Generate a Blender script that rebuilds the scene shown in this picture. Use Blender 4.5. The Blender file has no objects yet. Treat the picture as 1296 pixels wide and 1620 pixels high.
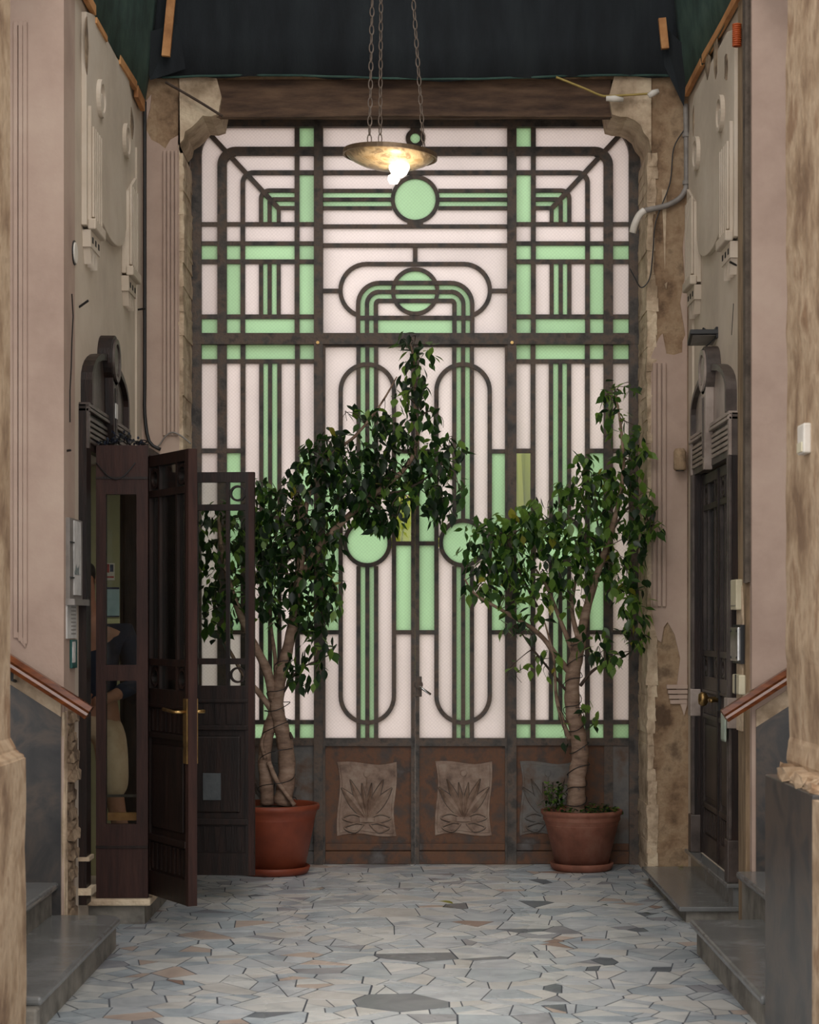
import bpy, bmesh, math, random
import numpy as np
from mathutils import Vector, Matrix

# ------------------------------------------------------------------ camera, world, exposure
SC = bpy.context.scene
COL = SC.collection
random.seed(7)
F, CX, CY, EYE = 3022.0, 657.0, 985.0, 1.55      # focal length and horizon point in photo pixels

cam_d = bpy.data.cameras.new('camera')
cam = bpy.data.objects.new('camera', cam_d)
COL.objects.link(cam)
cam.location = (0, 0, EYE)
cam.rotation_euler = (math.pi / 2, 0, 0)
cam_d.sensor_fit = 'VERTICAL'
cam_d.sensor_height = 36.0
cam_d.sensor_width = 28.8
cam_d.lens = F / 1620 * 36.0
cam_d.shift_x = (648 - CX) / 1620
cam_d.shift_y = (CY - 810) / 1620
cam_d.clip_end = 200
cam_d.dof.use_dof = True
cam_d.dof.focus_distance = 11.6
cam_d.dof.aperture_fstop = 5.6
SC.camera = cam

world = bpy.data.worlds.new('overcast_sky')
SC.world = world
world.use_nodes = True
wb = world.node_tree.nodes['Background']
wb.inputs['Color'].default_value = (0.99, 0.97, 0.96, 1)
wb.inputs['Strength'].default_value = 1.52
rear_fill = bpy.data.lights.new('rear_fill_light', 'AREA')       # added unseen lamp high above the camera, brightens the hall
rear_fill.shape = 'RECTANGLE'
rear_fill.size, rear_fill.size_y = 6.0, 4.0
rear_fill.energy = 215
rear_fill.color = (1.0, 0.94, 0.88)
rear_fill_o = bpy.data.objects.new('rear_fill_light', rear_fill)
COL.objects.link(rear_fill_o)
rear_fill_o.location = (0, 1.2, 8.6)
rear_fill_o.rotation_euler = (Vector((0, 10.5, 2.2)) - Vector((0, 1.2, 8.6))).to_track_quat('-Z', 'Y').to_euler()
SC.view_settings.view_transform = 'Standard'
SC.view_settings.look = 'None'
SC.view_settings.gamma = 1.0
SC.view_settings.use_curve_mapping = False
SC.view_settings.exposure = 0.22

# ------------------------------------------------------------------ helpers
def srgb(r, g, b):
    f = lambda c: (c / 255 / 12.92) if c / 255 <= 0.04045 else ((c / 255 + 0.055) / 1.055) ** 2.4
    return (f(r), f(g), f(b), 1.0)

def P(px, py, Y):
    """photo pixel + real depth -> place in the hall"""
    return Vector(((px - CX) * Y / F, Y, EYE - (py - CY) * Y / F))

def wallY(px, X):
    return abs(X) * F / abs(px - CX)

class MB:
    def __init__(s):
        s.v, s.f = [], []
    def add(s, vs, fs):
        n = len(s.v)
        s.v += [tuple(p) for p in vs]
        s.f += [tuple(i + n for i in q) for q in fs]
        return s
    def box(s, x0, x1, y0, y1, z0, z1):
        vs = [(x, y, z) for z in (z0, z1) for y in (y0, y1) for x in (x0, x1)]
        return s.add(vs, [(0, 2, 3, 1), (4, 5, 7, 6), (0, 1, 5, 4), (2, 6, 7, 3), (0, 4, 6, 2), (1, 3, 7, 5)])
    def prism(s, pts, axis, a0, a1):
        n = len(pts)
        mk = {'x': lambda p, a: (a, p[0], p[1]), 'y': lambda p, a: (p[0], a, p[1]), 'z': lambda p, a: (p[0], p[1], a)}[axis]
        vs = [mk(p, a0) for p in pts] + [mk(p, a1) for p in pts]
        fs = [tuple(range(n)), tuple(range(2 * n - 1, n - 1, -1))] + [(i, (i + 1) % n, n + (i + 1) % n, n + i) for i in range(n)]
        return s.add(vs, fs)
    def ring(s, a, z, r0, r1, d0, d1, axis='y', t0=0.0, t1=2 * math.pi, n=32):
        """annular sector about (a,z) in the plane across AXIS, from depth d0 to d1"""
        full = abs(t1 - t0) > 6.28
        m = n if full else n + 1
        mk = {'x': lambda u, w, d: (d, u, w), 'y': lambda u, w, d: (u, d, w), 'z': lambda u, w, d: (u, w, d)}[axis]
        vs = []
        for i in range(m):
            t = t0 + (t1 - t0) * i / n
            c, q = math.cos(t), math.sin(t)
            vs += [mk(a + r * c, z + r * q, d) for d in (d0, d1) for r in (r0, r1)]
        fs = []
        for i in range(n):
            b, e = 4 * i, 4 * ((i + 1) % m)
            fs += [(b, b + 1, e + 1, e), (b + 2, e + 2, e + 3, b + 3), (b, e, e + 2, b + 2), (b + 1, b + 3, e + 3, e + 1)]
        if not full:
            e = 4 * n
            fs += [(0, 2, 3, 1), (e, e + 1, e + 3, e + 2)]
        return s.add(vs, fs)
    def disc(s, a, z, r, d0, d1, axis='y', n=28):
        return s.prism([(a + r * math.cos(2 * math.pi * i / n), z + r * math.sin(2 * math.pi * i / n)) for i in range(n)], axis, d0, d1)
    def lathe(s, prof, c, n=36):
        vs, fs = [], []
        for r, z in prof:
            for i in range(n):
                t = 2 * math.pi * i / n
                vs.append((c[0] + r * math.cos(t), c[1] + r * math.sin(t), c[2] + z))
        for k in range(len(prof) - 1):
            for i in range(n):
                j = (i + 1) % n
                fs.append((k * n + i, k * n + j, (k + 1) * n + j, (k + 1) * n + i))
        return s.add(vs, fs)
    def tube(s, pts, rad, n=8, cap=True):
        pts = [Vector(p) for p in pts]
        if not hasattr(rad, '__len__'):
            rad = [rad] * len(pts)
        vs, fs = [], []
        up = None
        for i, p in enumerate(pts):
            d = (pts[min(i + 1, len(pts) - 1)] - pts[max(i - 1, 0)])
            d = d.normalized() if d.length > 1e-9 else Vector((0, 0, 1))
            if up is None:
                up = d.orthogonal().normalized()
            up = (up - d * up.dot(d))
            up = up.normalized() if up.length > 1e-6 else d.orthogonal().normalized()
            sd = d.cross(up)
            for k in range(n):
                t = 2 * math.pi * k / n
                vs.append(p + (up * math.cos(t) + sd * math.sin(t)) * rad[i])
        for i in range(len(pts) - 1):
            for k in range(n):
                j = (k + 1) % n
                fs.append((i * n + k, i * n + j, (i + 1) * n + j, (i + 1) * n + k))
        if cap:
            fs.append(tuple(range(n - 1, -1, -1)))
            e = (len(pts) - 1) * n
            fs.append(tuple(e + k for k in range(n)))
        return s.add(vs, fs)
    def build(s, name, mat, parent=None, local=False, smooth=False, bevel=0.0, jitter=0.0, cuts=0):
        o0 = Vector((0, 0, 0))
        if parent is not None and not local:
            r = parent
            while r.parent:
                r = r.parent
            o0 = r.location
        bm = bmesh.new()
        bv = [bm.verts.new(Vector(p) - o0) for p in s.v]
        for q in s.f:
            try:
                bm.faces.new([bv[i] for i in q])
            except ValueError:
                pass
        if cuts:
            bmesh.ops.subdivide_edges(bm, edges=bm.edges[:], cuts=cuts, use_grid_fill=True)
        bmesh.ops.recalc_face_normals(bm, faces=bm.faces)
        if bevel:
            es = [e for e in bm.edges if len(e.link_faces) == 2 and e.calc_face_angle(0) > 0.6]
            bmesh.ops.bevel(bm, geom=es, offset=bevel, segments=2, profile=0.5, affect='EDGES')
        if jitter:
            rnd = random.Random(len(s.v))
            for v in bm.verts:
                v.co += Vector((rnd.uniform(-1, 1), rnd.uniform(-1, 1), rnd.uniform(-1, 1))) * jitter
        me = bpy.data.meshes.new(name)
        bm.to_mesh(me)
        bm.free()
        if smooth:
            me.shade_smooth() if hasattr(me, 'shade_smooth') else None
            for p in me.polygons:
                p.use_smooth = True
        if mat is not None:
            for m in (mat if isinstance(mat, (list, tuple)) else [mat]):
                me.materials.append(m)
        o = bpy.data.objects.new(name, me)
        COL.objects.link(o)
        if parent is not None:
            o.parent = parent
        return o

def tag(o, label=None, cat=None, group=None, kind=None):
    if label: o['label'] = label
    if cat: o['category'] = cat
    if group: o['group'] = group
    if kind: o['kind'] = kind
    return o

def thing(name, label, cat, loc, rotz=0.0, group=None):
    o = bpy.data.objects.new(name, None)
    COL.objects.link(o)
    o.empty_display_size = 0.1
    o.location = loc
    o.rotation_euler = (0, 0, rotz)
    return tag(o, label, cat, group)

def boxp(name, mat, parent, x0, x1, y0, y1, z0, z1, bevel=0.0, local=False):
    return MB().box(x0, x1, y0, y1, z0, z1).build(name, mat, parent, local=local, bevel=bevel)

def struct(name, mb, mat, label=None, **k):
    return tag(mb.build(name, mat, None, **k), label, None, None, 'structure')

def copy_part(o, parent, mat=None):
    c = o.copy()
    COL.objects.link(c)
    c.parent = parent
    return c

def smooth_path(pts, k=5):
    pts = [Vector(p) for p in pts]
    out = []
    for i in range(len(pts) - 1):
        p0, p1, p2, p3 = pts[max(i - 1, 0)], pts[i], pts[i + 1], pts[min(i + 2, len(pts) - 1)]
        for j in range(k):
            t = j / k
            out.append(0.5 * ((2 * p1) + (p2 - p0) * t + (2 * p0 - 5 * p1 + 4 * p2 - p3) * t * t + (3 * p1 - p0 - 3 * p2 + p3) * t ** 3))
    out.append(pts[-1])
    return out

# ------------------------------------------------------------------ materials (procedural)
def material(name, cols, scale=4.0, rough=0.6, metal=0.0, bump=0.2, bscale=40.0, stretch=(1, 1, 1), stops=None,
             detail=6.0, rough2=None, spec=0.5, per_object=0.0, bdist=0.01, distort=0.0):
    m = bpy.data.materials.new(name)
    m.use_nodes = True
    nt = m.node_tree
    N, L = nt.nodes, nt.links
    bs = N['Principled BSDF']
    tc = N.new('ShaderNodeTexCoord')
    mp = N.new('ShaderNodeMapping')
    mp.inputs['Scale'].default_value = stretch
    L.new(tc.outputs['Object'], mp.inputs['Vector'])
    nz = N.new('ShaderNodeTexNoise')
    nz.inputs['Scale'].default_value = scale
    nz.inputs['Detail'].default_value = detail
    nz.inputs['Roughness'].default_value = 0.62
    nz.inputs['Distortion'].default_value = distort
    L.new(mp.outputs['Vector'], nz.inputs['Vector'])
    cr = N.new('ShaderNodeValToRGB')
    e = cr.color_ramp.elements
    n = len(cols)
    stops = stops or [0.34 + 0.32 * i / max(n - 1, 1) for i in range(n)]
    for i, c in enumerate(cols):
        el = e[i] if i < 2 else e.new(stops[i])
        el.position = stops[i]
        el.color = srgb(*c)
    L.new(nz.outputs['Fac'], cr.inputs['Fac'])
    out = cr.outputs['Color']
    if per_object:
        oi = N.new('ShaderNodeObjectInfo')
        mr = N.new('ShaderNodeMapRange')
        mr.inputs['To Min'].default_value = 1 - per_object
        mr.inputs['To Max'].default_value = 1 + per_object
        L.new(oi.outputs['Random'], mr.inputs['Value'])
        hs = N.new('ShaderNodeHueSaturation')
        L.new(mr.outputs['Result'], hs.inputs['Value'])
        L.new(out, hs.inputs['Color'])
        out = hs.outputs['Color']
    L.new(out, bs.inputs['Base Color'])
    bs.inputs['Metallic'].default_value = metal
    bs.inputs['Specular IOR Level'].default_value = spec
    if rough2 is None:
        bs.inputs['Roughness'].default_value = rough
    else:
        mr2 = N.new('ShaderNodeMapRange')
        mr2.inputs['From Min'].default_value = 0.35
        mr2.inputs['From Max'].default_value = 0.65
        mr2.inputs['To Min'].default_value = rough
        mr2.inputs['To Max'].default_value = rough2
        L.new(nz.outputs['Fac'], mr2.inputs['Value'])
        L.new(mr2.outputs['Result'], bs.inputs['Roughness'])
    if bump:
        nb = N.new('ShaderNodeTexNoise')
        nb.inputs['Scale'].default_value = bscale
        nb.inputs['Detail'].default_value = 5
        L.new(mp.outputs['Vector'], nb.inputs['Vector'])
        bp = N.new('ShaderNodeBump')
        bp.inputs['Strength'].default_value = bump
        bp.inputs['Distance'].default_value = bdist
        L.new(nb.outputs['Fac'], bp.inputs['Height'])
        L.new(bp.outputs['Normal'], bs.inputs['Normal'])
    return m

def figured_glass(name, col, clear=0.0):
    """pressed, light-scattering window glass with a small raised pattern"""
    m = bpy.data.materials.new(name)
    m.use_nodes = True
    nt = m.node_tree
    N, L = nt.nodes, nt.links
    N.remove(N['Principled BSDF'])
    out = N['Material Output']
    tc = N.new('ShaderNodeTexCoord')
    mp = N.new('ShaderNodeMapping')
    mp.inputs['Rotation'].default_value = (0, math.radians(45), 0)
    mp.inputs['Scale'].default_value = (60, 60, 60)
    L.new(tc.outputs['Object'], mp.inputs['Vector'])
    vo = N.new('ShaderNodeTexVoronoi')
    vo.inputs['Scale'].default_value = 1.0
    vo.inputs['Randomness'].default_value = 0.12
    L.new(mp.outputs['Vector'], vo.inputs['Vector'])
    nz = N.new('ShaderNodeTexNoise')
    nz.inputs['Scale'].default_value = 1.3
    nz.inputs['Detail'].default_value = 8
    L.new(tc.outputs['Object'], nz.inputs['Vector'])
    mr = N.new('ShaderNodeMapRange')
    mr.inputs['From Min'].default_value = 0.0
    mr.inputs['From Max'].default_value = 0.8
    mr.inputs['To Min'].default_value = 1.08
    mr.inputs['To Max'].default_value = 0.86
    L.new(vo.outputs['Distance'], mr.inputs['Value'])
    mr2 = N.new('ShaderNodeMapRange')
    mr2.inputs['From Min'].default_value = 0.3
    mr2.inputs['From Max'].default_value = 0.7
    mr2.inputs['To Min'].default_value = 0.93
    mr2.inputs['To Max'].default_value = 1.04
    L.new(nz.outputs['Fac'], mr2.inputs['Value'])
    mu = N.new('ShaderNodeMath')
    mu.operation = 'MULTIPLY'
    L.new(mr.outputs['Result'], mu.inputs[0])
    L.new(mr2.outputs['Result'], mu.inputs[1])
    oi = N.new('ShaderNodeObjectInfo')
    mr3 = N.new('ShaderNodeMapRange')
    mr3.inputs['To Min'].default_value = 0.95
    mr3.inputs['To Max'].default_value = 1.03
    L.new(oi.outputs['Random'], mr3.inputs['Value'])
    mu2 = N.new('ShaderNodeMath')
    mu2.operation = 'MULTIPLY'
    L.new(mu.outputs[0], mu2.inputs[0])
    L.new(mr3.outputs['Result'], mu2.inputs[1])
    vm = N.new('ShaderNodeVectorMath')
    vm.operation = 'SCALE'
    vm.inputs[0].default_value = col
    L.new(mu2.outputs[0], vm.inputs['Scale'])
    tr = N.new('ShaderNodeBsdfTranslucent')
    L.new(vm.outputs['Vector'], tr.inputs['Color'])
    gl = N.new('ShaderNodeBsdfGlossy')
    gl.inputs['Roughness'].default_value = 0.35
    gl.inputs['Color'].default_value = (0.8, 0.8, 0.8, 1)
    mx = N.new('ShaderNodeMixShader')
    mx.inputs[0].default_value = 0.03
    L.new(tr.outputs[0], mx.inputs[1])
    L.new(gl.outputs[0], mx.inputs[2])
    L.new(mx.outputs[0], out.inputs['Surface'])
    return m

def clear_glass(name, tint=(0.9, 0.93, 0.9, 1), refl=1.0, rough=0.02):
    m = bpy.data.materials.new(name)
    m.use_nodes = True
    nt = m.node_tree
    N, L = nt.nodes, nt.links
    N.remove(N['Principled BSDF'])
    out = N['Material Output']
    tr = N.new('ShaderNodeBsdfTransparent')
    tr.inputs['Color'].default_value = tint
    gl = N.new('ShaderNodeBsdfGlossy')
    gl.inputs['Roughness'].default_value = rough
    fr = N.new('ShaderNodeFresnel')
    fr.inputs['IOR'].default_value = 1.5
    ml = N.new('ShaderNodeMath')
    ml.operation = 'MULTIPLY'
    ml.inputs[1].default_value = refl
    L.new(fr.outputs[0], ml.inputs[0])
    mx = N.new('ShaderNodeMixShader')
    L.new(ml.outputs[0], mx.inputs[0])
    L.new(tr.outputs[0], mx.inputs[1])
    L.new(gl.outputs[0], mx.inputs[2])
    L.new(mx.outputs[0], out.inputs['Surface'])
    return m

def leaf_material(name, col, trans):
    m = bpy.data.materials.new(name)
    m.use_nodes = True
    nt = m.node_tree
    N, L = nt.nodes, nt.links
    bs = N['Principled BSDF']
    tc = N.new('ShaderNodeTexCoord')
    nz = N.new('ShaderNodeTexNoise')
    nz.inputs['Scale'].default_value = 9
    L.new(tc.outputs['Object'], nz.inputs['Vector'])
    mx0 = N.new('ShaderNodeMix')
    mx0.data_type = 'RGBA'
    mx0.inputs['A'].default_value = srgb(*[int(c * 0.8) for c in col])
    mx0.inputs['B'].default_value = srgb(*col)
    L.new(nz.outputs['Fac'], mx0.inputs['Factor'])
    L.new(mx0.outputs['Result'], bs.inputs['Base Color'])
    bs.inputs['Roughness'].default_value = 0.38
    tr = N.new('ShaderNodeBsdfTranslucent')
    tr.inputs['Color'].default_value = srgb(*trans)
    mx = N.new('ShaderNodeMixShader')
    mx.inputs[0].default_value = 0.4
    L.new(bs.outputs[0], mx.inputs[1])
    L.new(tr.outputs[0], mx.inputs[2])
    L.new(mx.outputs[0], N['Material Output'].inputs['Surface'])
    return m

def emissive(name, col, strength):
    m = material(name, [col, col], bump=0)
    b = m.node_tree.nodes['Principled BSDF']
    b.inputs['Emission Color'].default_value = srgb(*col)
    b.inputs['Emission Strength'].default_value = strength
    return m

PLASTER = material('pink_plaster', [(164, 141, 127), (178, 155, 140), (187, 166, 150)], 1.6, 0.85, bump=0.25, bscale=55, bdist=0.004)
STUCCO = material('cream_stucco', [(186, 172, 154), (198, 184, 166), (206, 194, 178)], 2.2, 0.8, bump=0.15, bscale=40, bdist=0.004)
CREAM_WALL = material('cream_wall_paint', [(182, 168, 151), (196, 182, 164), (204, 191, 174)], 1.8, 0.85, bump=0.2, bscale=50, bdist=0.004)
OLD_PLASTER = material('worn_plaster', [(146, 126, 102), (190, 168, 142), (214, 196, 168)], 5, 0.9, bump=0.7, bscale=24, bdist=0.02)
STONE = material('bare_brown_masonry', [(92, 72, 54), (138, 112, 86), (160, 136, 108), (112, 92, 72)], 4.5, 0.92, bump=0.8, bscale=20, bdist=0.02)
RUBBLE = material('rubble_masonry', [(86, 70, 56), (136, 116, 94), (172, 150, 124)], 9, 0.95, bump=0.9, bscale=18, bdist=0.03)
PIER = material('tan_weathered_plaster', [(128, 102, 78), (160, 134, 106), (184, 160, 132), (146, 116, 88)], 4.5, 0.9, bump=0.8, bscale=22, bdist=0.015, stretch=(1, 1, 0.75))
DARK_MARBLE = material('dark_veined_marble', [(48, 48, 49), (62, 60, 59), (82, 73, 66), (56, 56, 57)], 4, 0.35, bump=0.05, distort=0.6)
GREY_MARBLE = material('grey_polished_marble', [(98, 99, 98), (110, 111, 110), (124, 125, 124)], 3, 0.22, bump=0.03, stretch=(1, 2, 1), distort=0.8)
RISER = material('step_riser_stone', [(84, 80, 74), (118, 114, 106), (140, 134, 124)], 6, 0.7, bump=0.3)
MORTAR = material('floor_mortar', [(62, 68, 76), (76, 82, 90), (88, 92, 98)], 20, 0.75, bump=0.3)
IRON = material('rusty_iron', [(50, 46, 43), (76, 70, 65), (96, 80, 68), (60, 54, 50)], 9, 0.6, metal=0.1, bump=0.5, bscale=70, bdist=0.006)
RUST = material('rusted_sheet_iron', [(58, 58, 60), (84, 62, 48), (104, 68, 44), (66, 54, 48), (96, 92, 90)], 4.5, 0.65, bump=0.4, bscale=50, bdist=0.005,
                stops=[0.3, 0.42, 0.5, 0.6, 0.72])
GREY_IRON = material('greyed_iron_sheet', [(84, 84, 84), (104, 100, 96), (92, 70, 54)], 5, 0.6, bump=0.3)
RELIEF = material('worn_relief_metal', [(104, 82, 68), (136, 112, 96), (152, 132, 116)], 12, 0.6, bump=0.5, bscale=60, bdist=0.004)
WHITE_GLASS = figured_glass('white_figured_glass', (0.965, 0.908, 0.898))
GREEN_GLASS = figured_glass('green_figured_glass', (0.71, 0.905, 0.69))
CLEAR_GLASS = clear_glass('clear_pane')
DOOR_GLASS = clear_glass('door_glass', (0.82, 0.85, 0.83, 1), 0.8)
DARK_WOOD = material('dark_varnished_wood', [(20, 13, 11), (30, 19, 15), (42, 26, 20)], 5, 0.45, bump=0.15, bscale=30, stretch=(6, 6, 0.6), spec=0.35)
RED_WOOD = material('reddish_brown_wood', [(40, 24, 20), (52, 31, 26), (62, 38, 31)], 5, 0.6, bump=0.15, bscale=30, stretch=(6, 6, 0.6), spec=0.3)
GREY_WOOD = material('dusty_dark_wood', [(50, 42, 38), (72, 62, 57), (90, 80, 74)], 6, 0.42, bump=0.15, bscale=30)
SHEEN_WOOD = material('painted_sheen_wood', [(122, 108, 100), (150, 136, 126), (168, 154, 144)], 6, 0.38, bump=0.1, bscale=30)  # pale colour paints the sheen of light on dark wood
RAIL_WOOD = material('glossy_handrail_wood', [(74, 38, 18), (106, 56, 26), (126, 68, 32)], 6, 0.18, bump=0.03, stretch=(0.6, 6, 6))
RAW_WOOD = material('raw_batten_wood', [(150, 98, 54), (184, 128, 76), (204, 152, 98)], 5, 0.7, bump=0.2, stretch=(1, 0.4, 1))
POST_WOOD = material('brown_scoured_strip', [(104, 86, 64), (136, 114, 88), (152, 130, 102)], 6, 0.8, bump=0.4, stretch=(3, 3, 0.5))
NET_GREEN = material('green_debris_net', [(36, 58, 52), (50, 76, 68), (68, 92, 82)], 4, 0.9, bump=0.3, bscale=120, stretch=(1, 1, 1))
NET_DARK = material('dark_debris_net', [(20, 24, 28), (28, 33, 37), (36, 42, 45)], 3, 0.95, bump=0.3, bscale=120, stretch=(2, 1, .4))
BEAM = material('old_brown_beam', [(58, 42, 32), (86, 65, 50), (110, 86, 66)], 4, 0.85, bump=0.6, bscale=40, stretch=(0.7, 1, 4))
BRASS = material('tarnished_brass', [(120, 96, 62), (166, 134, 84), (184, 152, 98)], 12, 0.3, metal=0.9, bump=0.1)
CHROME = material('brushed_steel', [(150, 150, 148), (190, 190, 188), (210, 210, 208)], 8, 0.2, metal=1.0, bump=0.02)
BLACK = material('black_rubber', [(18, 18, 19), (30, 30, 31)], 8, 0.5, bump=0.1)
GREY_PIPE = material('grey_plastic_conduit', [(118, 112, 106), (142, 136, 130)], 8, 0.5, bump=0.1)
CREAM = material('cream_plastic', [(196, 186, 156), (210, 202, 176)], 6, 0.45, bump=0.05)
WHITE_PL = material('off_white_plastic', [(206, 198, 186), (226, 220, 210)], 6, 0.5, bump=0.05)
PAPER = material('white_paper', [(186, 184, 180), (216, 214, 210)], 12, 0.8, bump=0.05)
GREEN_PL = material('teal_green_plastic', [(20, 70, 66), (36, 92, 86)], 8, 0.4, bump=0.05)
ORANGE_PL = material('orange_corrugated_plastic', [(168, 74, 30), (196, 96, 44)], 8, 0.5, bump=0.1)
TERRA = material('orange_plastic_terracotta', [(112, 48, 27), (126, 56, 32), (136, 64, 38)], 5, 0.55, bump=0.1)
CLAY = material('dusty_terracotta', [(108, 66, 50), (130, 80, 62), (142, 96, 78)], 6, 0.75, bump=0.25)
SOIL = material('potting_soil', [(46, 34, 26), (78, 60, 46), (112, 94, 74)], 40, 0.95, bump=0.9, bscale=60, bdist=0.02)
BARK = material('grey_brown_bark', [(104, 82, 68), (138, 112, 94), (158, 134, 116)], 8, 0.8, bump=0.5, bscale=30, bdist=0.008, stretch=(1, 1, 3))
TWIG = material('dark_twig', [(58, 46, 38), (84, 68, 56)], 10, 0.8, bump=0.2)
ROOM_WALL = material('yellow_green_wall_paint', [(150, 146, 108), (164, 160, 122)], 3, 0.8, bump=0.1)
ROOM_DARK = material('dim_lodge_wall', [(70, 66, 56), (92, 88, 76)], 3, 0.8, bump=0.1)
EXT_WALL = material('pale_pink_facade', [(214, 186, 170), (226, 202, 188)], 1.0, 0.9, bump=0.1)
EXT_GROUND = material('outdoor_paving', [(168, 160, 150), (190, 182, 172)], 2.0, 0.9, bump=0.1)
DEEP = material('deep_joint_black', [(16, 14, 13), (24, 21, 19)], 8, 0.8, bump=0.1)

# ================================================================== THE SETTING
WX = 1.68                 # half width between the side walls
GY = 12.27                # plane of the gate glass
WYF = 11.75               # front face of the gate wall
SL, SR = 9.13, 9.53       # where the side walls end and the stair openings begin

# ---- floor: crazy paving, each stone a piece of its own
floor = struct('floor', MB().box(-4.2, 4.2, -4, 12.75, -0.25, -0.0008), MORTAR, 'crazy paving floor of irregular marble offcuts')
def polish_with_glare(m):
    """foot traffic has polished the middle of the passage; the sides stay dull; gate glare is painted into the colour"""
    N, L = m.node_tree.nodes, m.node_tree.links
    bs = N['Principled BSDF']
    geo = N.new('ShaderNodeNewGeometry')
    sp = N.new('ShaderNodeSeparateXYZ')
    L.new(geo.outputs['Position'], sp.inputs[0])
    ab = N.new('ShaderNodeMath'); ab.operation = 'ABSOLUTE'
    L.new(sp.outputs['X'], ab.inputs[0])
    mr = N.new('ShaderNodeMapRange'); mr.interpolation_type = 'SMOOTHSTEP'
    mr.inputs['From Min'].default_value = 0.45; mr.inputs['From Max'].default_value = 1.15
    mr.inputs['To Min'].default_value = 0.24; mr.inputs['To Max'].default_value = 0.5
    L.new(ab.outputs[0], mr.inputs['Value'])
    nz = N.new('ShaderNodeTexNoise'); nz.inputs['Scale'].default_value = 3.0; nz.inputs['Detail'].default_value = 6
    L.new(geo.outputs['Position'], nz.inputs['Vector'])
    ma = N.new('ShaderNodeMath'); ma.operation = 'MULTIPLY_ADD'
    ma.inputs[1].default_value = 0.22; ma.inputs[2].default_value = -0.09
    L.new(nz.outputs['Fac'], ma.inputs[0])
    ad = N.new('ShaderNodeMath'); ad.operation = 'ADD'; ad.use_clamp = True
    L.new(mr.outputs['Result'], ad.inputs[0]); L.new(ma.outputs[0], ad.inputs[1])
    L.new(ad.outputs[0], bs.inputs['Roughness'])
    wx = N.new('ShaderNodeMapRange'); wx.interpolation_type = 'SMOOTHSTEP'        # wax polish along the walked strip
    wx.inputs['From Min'].default_value = 0.35; wx.inputs['From Max'].default_value = 1.0
    wx.inputs['To Min'].default_value = 1.0; wx.inputs['To Max'].default_value = 0.05
    L.new(ab.outputs[0], wx.inputs['Value'])
    L.new(wx.outputs['Result'], bs.inputs['Coat Weight'])
    src = bs.inputs['Base Color'].links[0].from_socket
    gr = N.new('ShaderNodeMapRange'); gr.interpolation_type = 'SMOOTHSTEP'        # glare painted as brighter stone mid-floor; grime darkens it along the walls
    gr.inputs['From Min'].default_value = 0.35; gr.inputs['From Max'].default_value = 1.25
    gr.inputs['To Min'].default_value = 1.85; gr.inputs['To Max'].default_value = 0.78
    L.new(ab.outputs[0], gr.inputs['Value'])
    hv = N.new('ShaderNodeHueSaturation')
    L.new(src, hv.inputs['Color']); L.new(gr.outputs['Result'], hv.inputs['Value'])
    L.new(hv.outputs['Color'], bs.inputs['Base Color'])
    bs.inputs['Coat Roughness'].default_value = 0.34
    bs.inputs['Coat IOR'].default_value = 1.9
STONE_MATS = []
for i, cols in enumerate([
        [(150, 156, 162), (172, 178, 182), (188, 192, 194)], [(168, 172, 172), (190, 192, 190), (204, 204, 200)],
        [(138, 148, 156), (158, 168, 174), (176, 184, 188)], [(172, 171, 167), (188, 187, 183), (198, 197, 194)],
        [(158, 142, 132), (174, 158, 146), (182, 168, 158)], [(70, 78, 86), (88, 96, 104), (104, 110, 116)],
        [(126, 104, 94), (142, 118, 106), (150, 130, 120)], [(116, 118, 124), (136, 138, 144), (150, 152, 156)]]):
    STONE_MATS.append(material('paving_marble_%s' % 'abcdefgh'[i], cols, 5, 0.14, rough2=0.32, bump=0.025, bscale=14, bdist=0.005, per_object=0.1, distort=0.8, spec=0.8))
    polish_with_glare(STONE_MATS[-1])
STONE_W = [32, 26, 22, 12, 3, 3, 1, 5]

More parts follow.
